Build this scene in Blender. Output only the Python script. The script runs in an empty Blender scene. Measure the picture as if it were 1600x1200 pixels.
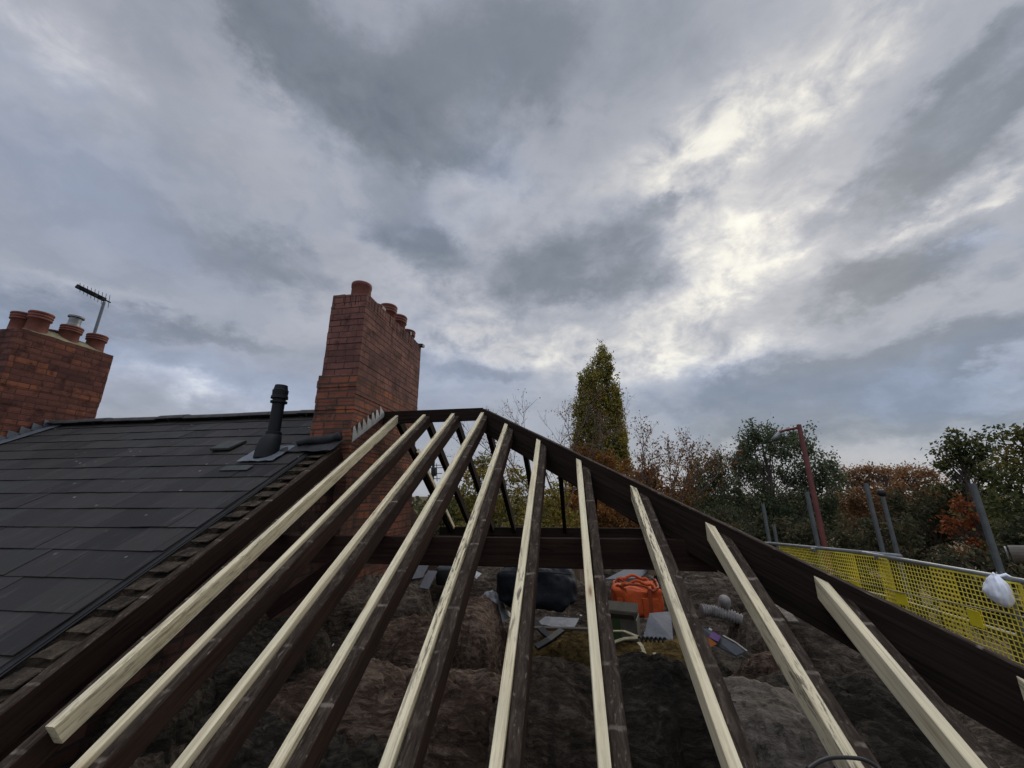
import bpy, math, random
import numpy as np
from mathutils import Vector, Matrix, noise

random.seed(7)
rng = np.random.default_rng(11)
scene = bpy.context.scene
COL = scene.collection
PI = math.pi

# ------------------------------------------------------------------ camera (eye at the origin, X along the ridge, Y up the slope)
F_PX, PITCH, ROLL, YAW = 600.65, 0.279134, -0.00664, 0.146218


def ray(px, py):
    x = (px - 800) / F_PX
    y = (600 - py) / F_PX
    x, y = x * math.cos(ROLL) - y * math.sin(ROLL), x * math.sin(ROLL) + y * math.cos(ROLL)
    fw = math.cos(PITCH) - y * math.sin(PITCH)
    z = math.sin(PITCH) + y * math.cos(PITCH)
    return Vector((x * math.cos(YAW) - fw * math.sin(YAW), fw * math.cos(YAW) + x * math.sin(YAW), z))


TANS = 0.62
TH = math.atan(TANS)
CT, ST = math.cos(TH), math.sin(TH)


def roof_z(v):
    return -1.945 + TANS * v


def on_roof(px, py, off=0.0):
    d = ray(px, py)
    t = (-1.945 + off) / (d.z - TANS * d.y)
    return d * t


def at_x(px, py, u):
    d = ray(px, py)
    return d * (u / d.x)


def at_y(px, py, v):
    d = ray(px, py)
    return d * (v / d.y)


def at_z(px, py, z):
    d = ray(px, py)
    return d * (z / d.z)


def at_dist(px, py, D):
    d = ray(px, py)
    return d * (D / math.hypot(d.x, d.y))


camd = bpy.data.cameras.new('camera')
cam = bpy.data.objects.new('camera', camd)
COL.objects.link(cam)
camd.sensor_width = 36
camd.lens = 36 * F_PX / 1600
camd.clip_start = 0.02
camd.clip_end = 3000
c0 = ray(800, 600)
cx = (ray(801, 600) - c0).normalized()
cy = (ray(800, 599) - c0).normalized()
cz = -c0.normalized()
cam.matrix_world = Matrix(((cx.x, cy.x, cz.x, 0), (cx.y, cy.y, cz.y, 0), (cx.z, cy.z, cz.z, 0), (0, 0, 0, 1)))
scene.camera = cam

# ------------------------------------------------------------------ node helpers


class NT:
    def __init__(self, tree):
        self.t = tree
        self.n = tree.nodes
        self.l = tree.links

    def new(self, typ, **kw):
        nd = self.n.new(typ)
        for k, v in kw.items():
            setattr(nd, k, v)
        return nd

    def put(self, sock, v):
        if v is None:
            return
        if isinstance(v, bpy.types.NodeSocket):
            self.l.new(v, sock)
        else:
            if hasattr(sock.default_value, '__len__'):
                n = len(sock.default_value)
                v = tuple(v)
                if len(v) < n:
                    v = v + (1.0,) * (n - len(v))
            sock.default_value = v

    def math(self, op, a, b=None, c=None, clamp=False):
        nd = self.new('ShaderNodeMath', operation=op, use_clamp=clamp)
        self.put(nd.inputs[0], a)
        self.put(nd.inputs[1], b)
        self.put(nd.inputs[2], c)
        return nd.outputs[0]

    def vmath(self, op, a, b=None):
        nd = self.new('ShaderNodeVectorMath', operation=op)
        self.put(nd.inputs[0], a)
        if b is not None:
            self.put(nd.inputs[1], b)
        return nd.outputs[0]

    def mix(self, f, a, b, blend='MIX'):
        nd = self.new('ShaderNodeMix', data_type='RGBA', blend_type=blend)
        self.put(nd.inputs[0], f)
        self.put(nd.inputs[6], a)
        self.put(nd.inputs[7], b)
        return nd.outputs[2]

    def noise(self, vec, scale=5, detail=4, rough=0.55, dist=0.0):
        nd = self.new('ShaderNodeTexNoise')
        self.put(nd.inputs['Vector'], vec)
        nd.inputs['Scale'].default_value = scale
        nd.inputs['Detail'].default_value = detail
        nd.inputs['Roughness'].default_value = rough
        nd.inputs['Distortion'].default_value = dist
        return nd

    def voro(self, vec, scale=5, feature='F1'):
        nd = self.new('ShaderNodeTexVoronoi', feature=feature)
        self.put(nd.inputs['Vector'], vec)
        nd.inputs['Scale'].default_value = scale
        return nd

    def ramp(self, f, stops, interp='LINEAR'):
        nd = self.new('ShaderNodeValToRGB')
        cr = nd.color_ramp
        cr.interpolation = interp
        while len(cr.elements) < len(stops):
            cr.elements.new(0.5)
        for e, (p, c) in zip(cr.elements, stops):
            e.position = p
            if not hasattr(c, '__len__'):
                c = (c, c, c)
            e.color = tuple(c) + ((1.0,) if len(c) == 3 else ())
        self.put(nd.inputs[0], f)
        return nd.outputs[0]

    def maprange(self, v, a, b, c=0.0, d=1.0, smooth=False):
        nd = self.new('ShaderNodeMapRange')
        if smooth:
            nd.interpolation_type = 'SMOOTHSTEP'
        self.put(nd.inputs[0], v)
        for i, x in enumerate((a, b, c, d)):
            nd.inputs[1 + i].default_value = x
        return nd.outputs[0]

    def scale(self, vec, s):
        return self.vmath('MULTIPLY', vec, s)

    def coords(self, kind='Object', rand=True):
        tc = self.new('ShaderNodeTexCoord')
        v = tc.outputs[kind]
        if rand:
            oi = self.new('ShaderNodeObjectInfo')
            r = self.math('MULTIPLY', oi.outputs['Random'], 37.0)
            cb = self.new('ShaderNodeCombineXYZ')
            self.l.new(r, cb.inputs[0]); self.l.new(r, cb.inputs[1]); self.l.new(r, cb.inputs[2])
            v = self.vmath('ADD', v, cb.outputs[0])
        return v


def material(name):
    m = bpy.data.materials.new(name)
    m.use_nodes = True
    nt = NT(m.node_tree)
    bsdf = nt.n['Principled BSDF']
    return m, nt, bsdf


def finish(nt, b, color, rough=0.8, bump=None, strength=0.3, dist=0.01, spec=0.3, metal=0.0):
    nt.put(b.inputs['Base Color'], color)
    nt.put(b.inputs['Roughness'], rough)
    b.inputs['Specular IOR Level'].default_value = spec
    b.inputs['Metallic'].default_value = metal
    if bump is not None:
        bp = nt.new('ShaderNodeBump')
        bp.inputs['Strength'].default_value = strength
        bp.inputs['Distance'].default_value = dist
        nt.l.new(bump, bp.inputs['Height'])
        nt.l.new(bp.outputs[0], b.inputs['Normal'])


def simple(name, col, rough=0.6, var=0.25, scale=12, bump=0.15, metal=0.0, spec=0.3, rand=True):
    m, nt, b = material(name)
    v = nt.coords('Object', rand)
    n = nt.noise(v, scale, 6, 0.6)
    n2 = nt.noise(v, scale * 6, 4, 0.6)
    s = nt.math('MULTIPLY_ADD', n.outputs[0], 0.7, nt.math('MULTIPLY', n2.outputs[0], 0.3))
    f = nt.maprange(s, 0.3, 0.7, 1 - var, 1 + var)
    c = nt.mix(1.0, col, nt.new('ShaderNodeCombineXYZ').outputs[0], 'MULTIPLY') if False else None
    cc = nt.new('ShaderNodeVectorMath', operation='SCALE')
    cc.inputs[0].default_value = col
    nt.l.new(f, cc.inputs['Scale'])
    finish(nt, b, cc.outputs[0], rough, s, bump, 0.01, spec, metal)
    return m


# ------------------------------------------------------------------ materials
def mat_new_timber(name, dirt):
    m, nt, b = material(name)
    v = nt.coords()
    g = nt.noise(nt.scale(v, (1.2, 42, 42)), 1.6, 5, 0.62, 0.5)
    big = nt.noise(nt.scale(v, (2.2, 5, 5)), 1.3, 3, 0.5)
    col = nt.ramp(g.outputs[0], [(0.30, (0.30, 0.240, 0.145)), (0.45, (0.50, 0.432, 0.285)), (0.66, (0.62, 0.555, 0.39))])
    col = nt.mix(nt.maprange(big.outputs[0], 0.42, 0.72, 0.0, 0.45), col, (0.36, 0.32, 0.23))
    # knots
    kn = nt.voro(nt.scale(v, (2.1, 9, 9)), 1.0)
    kmask = nt.maprange(kn.outputs['Distance'], 0.05, 0.22, 1.0, 0.0, True)
    ring = nt.maprange(kn.outputs['Distance'], 0.04, 0.11, 1.0, 0.0, True)
    col = nt.mix(nt.math('MULTIPLY', kmask, 0.45), col, (0.30, 0.18, 0.08))
    col = nt.mix(nt.math('MULTIPLY', ring, 0.8), col, (0.10, 0.05, 0.025))
    # blackish mould / dirt streaks, only in places
    st = nt.noise(nt.scale(v, (9, 60, 60)), 1.0, 5, 0.72, 0.3)
    where = nt.noise(nt.scale(v, (0.55, 1, 1)), 1.3, 2, 0.5)
    thr = nt.math('MULTIPLY', nt.maprange(st.outputs[0], 0.50, 0.60, 0.0, 1.0, True),
                  nt.maprange(where.outputs[0], 0.40, 0.60, 0.10 * dirt, 0.95 * dirt, True))
    col = nt.mix(thr, col, (0.085, 0.068, 0.05))
    finish(nt, b, col, 0.75, g.outputs[0], 0.25, 0.004, 0.2)
    return m


def mat_old_side():
    m, nt, b = material('old_timber_side')
    v = nt.coords()
    g = nt.noise(nt.scale(v, (2.0, 40, 40)), 1.5, 6, 0.65, 0.6)
    n = nt.noise(v, 2.2, 4, 0.6)
    col = nt.ramp(g.outputs[0], [(0.25, (0.014, 0.009, 0.007)), (0.55, (0.040, 0.0235, 0.0175)), (0.8, (0.072, 0.042, 0.031))])
    col = nt.mix(nt.maprange(n.outputs[0], 0.42, 0.7, 0, 0.7), col, (0.022, 0.016, 0.014))
    finish(nt, b, col, 0.95, g.outputs[0], 0.5, 0.006, 0.06)
    return m


def mat_old_top():
    m, nt, b = material('old_timber_top')
    v = nt.coords()
    g = nt.noise(nt.scale(v, (6, 26, 26)), 1.3, 6, 0.7, 0.8)
    n = nt.noise(v, 9, 5, 0.65)
    col = nt.ramp(g.outputs[0], [(0.25, (0.009, 0.0072, 0.006)), (0.5, (0.033, 0.0245, 0.019)), (0.72, (0.078, 0.060, 0.047))])
    # pale ghost marks where the battens were nailed, one every 0.25 m along the length
    sx = nt.new('ShaderNodeSeparateXYZ')
    tc = nt.new('ShaderNodeTexCoord')
    nt.l.new(tc.outputs['Object'], sx.inputs[0])
    wob = nt.math('MULTIPLY_ADD', n.outputs[0], 0.05, sx.outputs[0])
    saw = nt.math('PINGPONG', wob, 0.128)
    mark = nt.maprange(saw, 0.115, 0.125, 0, 1, True)
    mark = nt.math('MULTIPLY', mark, nt.maprange(n.outputs[0], 0.46, 0.60, 0.0, 0.75))
    fl = nt.noise(nt.scale(v, (14, 40, 40)), 1.6, 4, 0.7)
    col = nt.mix(nt.maprange(fl.outputs[0], 0.60, 0.70, 0, 0.75), col, (0.16, 0.13, 0.11))
    col = nt.mix(mark, col, (0.17, 0.14, 0.115))
    finish(nt, b, col, 0.95, g.outputs[0], 0.7, 0.008, 0.05)
    return m


def mat_dark_beam(name, lo, hi):
    m, nt, b = material(name)
    v = nt.coords()
    g = nt.noise(nt.scale(v, (0.8, 26, 26)), 1.5, 6, 0.65, 0.7)
    n = nt.noise(v, 1.6, 5, 0.6)
    col = nt.ramp(g.outputs[0], [(0.3, lo), (0.75, hi)])
    col = nt.mix(nt.maprange(n.outputs[0], 0.4, 0.72, 0, 0.6), col, tuple(0.55 * (a + b_) / 2 for a, b_ in zip(lo, hi)))
    crack = nt.noise(nt.scale(v, (0.5, 14, 14)), 1.0, 2, 0.5, 0.4)
    ck = nt.maprange(nt.math('ABSOLUTE', nt.math('SUBTRACT', crack.outputs[0], 0.5)), 0.0, 0.006, 1, 0)
    col = nt.mix(nt.math('MULTIPLY', ck, 0.8), col, (0.006, 0.004, 0.003))
    kn = nt.voro(nt.scale(v, (1.7, 7, 7)), 1.0)
    col = nt.mix(nt.math('MULTIPLY', nt.maprange(kn.outputs['Distance'], 0.04, 0.12, 1, 0, True), 0.85), col, (0.008, 0.005, 0.004))
    finish(nt, b, col, 0.92, g.outputs[0], 0.45, 0.006, 0.06)
    return m


def mat_slate():
    m, nt, b = material('slate')
    v = nt.coords('Object', False)
    geo = nt.new('ShaderNodeNewGeometry')
    rnd = geo.outputs['Random Per Island']
    col = nt.ramp(rnd, [(0.0, (0.0135, 0.0125, 0.0126)), (0.35, (0.0205, 0.0186, 0.0184)), (0.75, (0.029, 0.0258, 0.0252)), (1.0, (0.0225, 0.0222, 0.0202))])
    n = nt.noise(v, 3.2, 6, 0.6)
    col = nt.mix(nt.maprange(n.outputs[0], 0.45, 0.7, 0, 0.6), col, (0.027, 0.025, 0.025))
    st = nt.noise(nt.scale(v, (14, 2.0, 2.0)), 1.5, 5, 0.7)
    col = nt.mix(nt.maprange(st.outputs[0], 0.56, 0.76, 0, 0.55), col, (0.075, 0.070, 0.070))
    sp = nt.voro(v, 9.0)
    rs = nt.noise(v, 5.0, 2, 0.5)
    spk = nt.math('MULTIPLY', nt.maprange(sp.outputs['Distance'], 0.05, 0.14, 1, 0, True), nt.maprange(rs.outputs[0], 0.55, 0.63, 0, 0.8))
    col = nt.mix(spk, col, (0.24, 0.235, 0.22))
    fine = nt.noise(v, 60, 5, 0.6)
    h = nt.math('MULTIPLY_ADD', n.outputs[0], 0.8, nt.math('MULTIPLY', fine.outputs[0], 0.2))
    finish(nt, b, col, nt.maprange(n.outputs[0], 0.3, 0.7, 0.6, 0.8), h, 0.35, 0.01, 0.16)
    return m


def mat_brick(name, c1, c2, mortar, stain, mort_w=0.009, patch=(0.36, 0.12, 0.055), row_h=0.082, bw=0.232, soot=0.65, mossy=None):
    m, nt, b = material(name)
    tc = nt.new('ShaderNodeTexCoord')
    geo = nt.new('ShaderNodeNewGeometry')
    sp = nt.new('ShaderNodeSeparateXYZ'); nt.l.new(tc.outputs['Object'], sp.inputs[0])
    sn = nt.new('ShaderNodeSeparateXYZ'); nt.l.new(geo.outputs['True Normal'], sn.inputs[0])
    isx = nt.math('GREATER_THAN', nt.math('ABSOLUTE', sn.outputs[0]), 0.6)
    hor = nt.math('ADD', nt.math('MULTIPLY', isx, nt.math('ADD', sp.outputs[1], 0.11)),
                  nt.math('MULTIPLY', nt.math('SUBTRACT', 1.0, isx), sp.outputs[0]))
    wob = nt.noise(tc.outputs['Object'], 4.0, 3, 0.5)
    wo2 = nt.noise(tc.outputs['Object'], 24.0, 3, 0.5)
    hor = nt.math('ADD', hor, nt.math('MULTIPLY', nt.math('SUBTRACT', wo2.outputs[0], 0.5), 0.012))
    ver = nt.math('ADD', sp.outputs[2], nt.math('MULTIPLY', nt.math('SUBTRACT', wob.outputs[0], 0.5), 0.02))
    ver = nt.math('ADD', ver, nt.math('MULTIPLY', nt.math('SUBTRACT', wo2.outputs[0], 0.5), 0.010))
    cb = nt.new('ShaderNodeCombineXYZ')
    nt.l.new(hor, cb.inputs[0]); nt.l.new(ver, cb.inputs[1])
    br = nt.new('ShaderNodeTexBrick')
    nt.l.new(cb.outputs[0], br.inputs['Vector'])
    br.inputs['Scale'].default_value = 1.0
    br.inputs['Brick Width'].default_value = bw
    br.inputs['Row Height'].default_value = row_h
    br.inputs['Mortar Size'].default_value = mort_w
    br.inputs['Mortar Smooth'].default_value = 0.25
    br.inputs['Bias'].default_value = -0.1
    br.inputs['Color1'].default_value = c1 + (1,)
    br.inputs['Color2'].default_value = c2 + (1,)
    br.inputs['Mortar'].default_value = mortar + (1,)
    col = br.outputs['Color']
    # odd brighter or darker bricks
    vor = nt.new('ShaderNodeTexWhiteNoise', noise_dimensions='2D')
    fl = nt.new('ShaderNodeCombineXYZ')
    row = nt.math('FLOOR', nt.math('DIVIDE', ver, row_h))
    off = nt.math('MULTIPLY', nt.math('MODULO', row, 2.0), 0.5)
    nt.l.new(nt.math('FLOOR', nt.math('ADD', nt.math('DIVIDE', hor, bw), off)), fl.inputs[0])
    nt.l.new(row, fl.inputs[1])
    nt.l.new(fl.outputs[0], vor.inputs['Vector'])
    notm = nt.math('SUBTRACT', 1.0, br.outputs['Fac'])
    wv = vor.outputs['Value']
    col = nt.mix(nt.math('MULTIPLY', notm, nt.maprange(wv, 0.74, 0.92, 0, 0.8)), col, patch)
    col = nt.mix(nt.math('MULTIPLY', notm, nt.maprange(wv, 0.2, 0.05, 0, 0.75)), col, stain)
    n = nt.noise(tc.outputs['Object'], 2.6, 6, 0.62)
    col = nt.mix(nt.maprange(n.outputs[0], 0.45, 0.66, 0, soot), col, stain)
    n7 = nt.noise(nt.vmath('ADD', tc.outputs['Object'], (5.0, 3.0, 1.0)), 5.5, 7, 0.68)
    col = nt.mix(nt.maprange(n7.outputs[0], 0.52, 0.66, 0, 0.85), col, mossy or tuple(0.45 * q for q in stain))
    f = nt.noise(tc.outputs['Object'], 55, 4, 0.6)
    col = nt.mix(nt.maprange(f.outputs[0], 0.5, 0.75, 0, 0.35), col, (0.04, 0.022, 0.017))
    h = nt.math('MULTIPLY_ADD', br.outputs['Fac'], -0.8, nt.math('ADD', nt.math('MULTIPLY', f.outputs[0], 0.35), nt.math('MULTIPLY', wv, 0.25)))
    finish(nt, b, col, 0.9, h, 0.8, 0.012, 0.12)
    return m


def mat_fibre(name, lo, mid, hi, scale=1.0):
    m, nt, b = material(name)
    v = nt.coords()
    w = nt.noise(v, 2.2 * scale, 4, 0.6)
    v2 = nt.vmath('ADD', v, nt.scale(w.outputs['Color'], (0.14, 0.14, 0.14)))
    g = nt.noise(nt.scale(v2, (4, 15, 20)), 1.6 * scale, 8, 0.74, 0.5)
    big = nt.noise(v, 1.7 * scale, 5, 0.6)
    s = nt.math('MULTIPLY_ADD', g.outputs[0], 0.62, nt.math('MULTIPLY', big.outputs[0], 0.38))
    col = nt.ramp(s, [(0.36, lo), (0.49, mid), (0.60, hi)])
    dirt = nt.noise(v, 11 * scale, 5, 0.7)
    col = nt.mix(nt.maprange(dirt.outputs[0], 0.56, 0.7, 0, 0.8), col, (0.008, 0.007, 0.006))
    fz = nt.noise(v, 38 * scale, 4, 0.7)
    s2 = nt.math('MULTIPLY_ADD', fz.outputs[0], 0.25, s)
    finish(nt, b, col, 0.95, s2, 1.0, 0.08, 0.06)
    return m


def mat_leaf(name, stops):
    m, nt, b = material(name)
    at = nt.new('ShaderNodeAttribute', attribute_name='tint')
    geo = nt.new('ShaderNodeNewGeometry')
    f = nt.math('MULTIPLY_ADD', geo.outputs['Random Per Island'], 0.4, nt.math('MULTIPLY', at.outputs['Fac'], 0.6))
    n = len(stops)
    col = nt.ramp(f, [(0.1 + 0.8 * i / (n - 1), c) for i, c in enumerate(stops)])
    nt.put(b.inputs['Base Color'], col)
    b.inputs['Roughness'].default_value = 0.75
    b.inputs['Specular IOR Level'].default_value = 0.12
    tr = nt.new('ShaderNodeBsdfTranslucent')
    nt.l.new(col, tr.inputs[0])
    mx = nt.new('ShaderNodeMixShader')
    mx.inputs[0].default_value = 0.3
    nt.l.new(b.outputs[0], mx.inputs[1]); nt.l.new(tr.outputs[0], mx.inputs[2])
    out = nt.n['Material Output']
    nt.l.new(mx.outputs[0], out.inputs[0])
    return m


M = {}
M['new'] = mat_new_timber('new_timber', 0.6)
M['new_dirty'] = mat_new_timber('stained_new_timber', 1.0)
M['old_side'] = mat_old_side()
M['old_top'] = mat_old_top()
M['hip'] = mat_dark_beam('hip_board_timber', (0.006, 0.0043, 0.0035), (0.034, 0.0235, 0.0185))
M['purlin'] = mat_dark_beam('purlin_timber', (0.013, 0.008, 0.0065), (0.038, 0.0215, 0.0165))
M['slate'] = mat_slate()
M['brick'] = mat_brick('chimney_brick', (0.159, 0.074, 0.061), (0.1268, 0.0582, 0.0509), (0.05, 0.032, 0.028), (0.085, 0.042, 0.036), 0.006, patch=(0.20, 0.09, 0.068), soot=0.85)
M['brick_low'] = mat_brick('chimney_base_brick', (0.1942, 0.0716, 0.0455), (0.1416, 0.0541, 0.0394), (0.065, 0.05, 0.042), (0.065, 0.035, 0.027), 0.011, patch=(0.26, 0.088, 0.042), row_h=0.092, bw=0.245, mossy=(0.032, 0.030, 0.024), soot=0.8)
M['brick_far'] = mat_brick('left_chimney_brick', (0.1287, 0.0527, 0.0413), (0.0978, 0.0406, 0.034), (0.05, 0.026, 0.022), (0.055, 0.026, 0.023), 0.006, patch=(0.20, 0.075, 0.042), row_h=0.09, bw=0.25, soot=0.85)
M['brick_loft'] = mat_brick('loft_brick', (0.07, 0.033, 0.026), (0.045, 0.023, 0.019), (0.032, 0.025, 0.022), (0.02, 0.014, 0.012), 0.012, patch=(0.085, 0.045, 0.035))
M['terracotta'] = simple('terracotta', (0.135, 0.046, 0.034), 0.75, 0.35, 9, 0.2)
M['soot'] = simple('soot', (0.012, 0.010, 0.009), 0.95, 0.3, 20)
M['mortar'] = simple('mortar', (0.13, 0.105, 0.08), 0.95, 0.5, 14, 0.8)
M['flaunch'] = simple('mossy_mortar', (0.14, 0.125, 0.075), 0.95, 0.5, 10, 0.7)
M['lead'] = simple('lead', (0.25, 0.25, 0.245), 0.65, 0.55, 8, 0.4, 0.0, 0.4)
M['lead_dark'] = simple('dark_lead', (0.021, 0.022, 0.024), 0.7, 0.45, 9, 0.6, 0.0, 0.2)
M['lead_blue'] = simple('vent_flashing_lead', (0.085, 0.095, 0.11), 0.45, 0.4, 10, 0.4, 0.0, 0.45)
M['vent'] = simple('vent_plastic', (0.004, 0.0055, 0.0075), 0.6, 0.25, 10, 0.15, 0.0, 0.22)
M['vent_tile'] = simple('moulded_vent_tile', (0.036, 0.038, 0.036), 0.8, 0.35, 12, 0.4)
M['ridge'] = simple('ridge_tile', (0.035, 0.033, 0.033), 0.8, 0.55, 9, 0.5)
M['metal'] = simple('galvanised_steel', (0.15, 0.16, 0.165), 0.5, 0.3, 8, 0.1, 0.35, 0.5)
M['metal_dark'] = simple('dull_steel', (0.08, 0.088, 0.088), 0.55, 0.3, 8, 0.1, 0.25, 0.4)
M['alu'] = simple('aerial_aluminium', (0.10, 0.11, 0.13), 0.5, 0.2, 20, 0.05, 0.3)
M['black'] = simple('black_plastic', (0.006, 0.006, 0.007), 0.55, 0.2, 12, 0.1)
M['yellow'] = simple('yellow_guard', (0.70, 0.57, 0.05), 0.55, 0.22, 3, 0.05)
M['yellow_tag'] = simple('yellow_tag', (0.66, 0.54, 0.02), 0.5, 0.12, 7, 0.05)
M['rope'] = simple('pale_rope', (0.30, 0.27, 0.17), 0.8, 0.3, 30, 0.3)
M['red'] = simple('red_paint', (0.115, 0.034, 0.03), 0.5, 0.25, 4, 0.1)
M['felt'] = simple('rolled_felt', (0.085, 0.072, 0.062), 0.85, 0.3, 8, 0.4)
M['white_bag'] = simple('white_polythene', (0.74, 0.77, 0.84), 0.35, 0.08, 20, 0.25)
M['quilt'] = mat_fibre('brown_quilt', (0.0145, 0.0119, 0.0095), (0.0556, 0.0433, 0.033), (0.1544, 0.1211, 0.0945))
M['quilt_pink'] = mat_fibre('pinkish_quilt', (0.0187, 0.0137, 0.0103), (0.0784, 0.051, 0.0377), (0.2146, 0.1569, 0.1182))
M['quilt_grey'] = mat_fibre('grey_quilt', (0.0638, 0.0538, 0.0432), (0.1559, 0.1331, 0.1109), (0.2692, 0.2338, 0.1961))
M['quilt_yellow'] = mat_fibre('yellow_quilt', (0.0216, 0.0149, 0.0068), (0.0837, 0.0567, 0.0216), (0.189, 0.1242, 0.0432))
M['quilt_dark'] = mat_fibre('sooty_quilt', (0.0098, 0.009, 0.0079), (0.0319, 0.027, 0.0214), (0.0882, 0.0747, 0.0585))
M['orange'] = simple('orange_fabric', (0.36, 0.055, 0.010), 0.85, 0.3, 14, 0.8)
M['orange_dark'] = simple('orange_strap', (0.22, 0.038, 0.010), 0.65, 0.2, 20, 0.3)
M['navy'] = simple('navy_bag', (0.0035, 0.0048, 0.0085), 0.75, 0.4, 16, 1.0)
M['greybox'] = simple('grey_board', (0.085, 0.087, 0.098), 0.7, 0.12, 10, 0.1)
M['card'] = simple('cardboard', (0.19, 0.135, 0.09), 0.85, 0.2, 9, 0.2)
M['card_dull'] = simple('dirty_cardboard', (0.075, 0.065, 0.05), 0.9, 0.3, 9, 0.3)
M['green'] = simple('green_tape', (0.025, 0.05, 0.012), 0.6, 0.2, 12)
M['paper'] = simple('white_sheet', (0.35, 0.35, 0.35), 0.7, 0.2, 10, 0.2)
M['clear'] = simple('clear_polythene', (0.17, 0.17, 0.175), 0.25, 0.35, 16, 0.7, 0.0, 0.6)
M['duct'] = simple('white_duct', (0.17, 0.155, 0.145), 0.75, 0.5, 10, 0.2)
M['purple'] = simple('purple_print', (0.07, 0.02, 0.10), 0.5, 0.2, 12)
M['orange_print'] = simple('orange_print', (0.3, 0.10, 0.02), 0.5, 0.2, 12)
M['greyplastic'] = simple('grey_packaging', (0.08, 0.083, 0.092), 0.35, 0.3, 12, 0.4)
M['bark'] = simple('bark', (0.055, 0.044, 0.037), 0.9, 0.4, 3, 0.5)
M['twig'] = simple('twig_bark', (0.085, 0.068, 0.062), 0.9, 0.3, 3, 0.3)
M['leaf_poplar'] = mat_leaf('poplar_leaf', [(0.0533, 0.0604, 0.0164), (0.1231, 0.1207, 0.0292), (0.2358, 0.1954, 0.0455), (0.3486, 0.2486, 0.0568)])
M['leaf_rust'] = mat_leaf('rust_leaf', [(0.0467, 0.0312, 0.013), (0.1245, 0.0571, 0.0194), (0.2076, 0.0851, 0.0238), (0.1661, 0.1037, 0.0324)])
M['leaf_birch'] = mat_leaf('birch_leaf', [(0.03, 0.045, 0.0269), (0.0562, 0.075, 0.0413), (0.0844, 0.1013, 0.0536), (0.1406, 0.1313, 0.0619)])
M['leaf_autumn'] = mat_leaf('autumn_leaf', [(0.071, 0.0523, 0.0296), (0.1846, 0.1121, 0.0527), (0.2699, 0.1271, 0.0624), (0.213, 0.1644, 0.0741)])
M['leaf_red'] = mat_leaf('red_leaf', [(0.0765, 0.0238, 0.0102), (0.1615, 0.0467, 0.0187), (0.255, 0.0723, 0.0255), (0.1615, 0.0765, 0.0255)])
M['leaf_green'] = mat_leaf('dark_leaf', [(0.0222, 0.0336, 0.0151), (0.048, 0.0605, 0.0218), (0.0924, 0.0924, 0.0302), (0.1848, 0.1428, 0.037)])
M['leaf_yellow'] = mat_leaf('yellow_green_leaf', [(0.055, 0.0562, 0.0135), (0.1237, 0.1125, 0.0247), (0.2063, 0.1562, 0.0338), (0.275, 0.1625, 0.0338)])
M['leaf_brown'] = mat_leaf('brown_leaf', [(0.0312, 0.0265, 0.0187), (0.0624, 0.0468, 0.0281), (0.1014, 0.0655, 0.0374), (0.117, 0.0967, 0.0406)])
M['leaf_shade'] = mat_leaf('hedge_leaf', [(0.0179, 0.0228, 0.013), (0.0358, 0.0406, 0.0212), (0.0608, 0.0553, 0.0292), (0.0894, 0.065, 0.0325)])

# ------------------------------------------------------------------ mesh helpers


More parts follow.
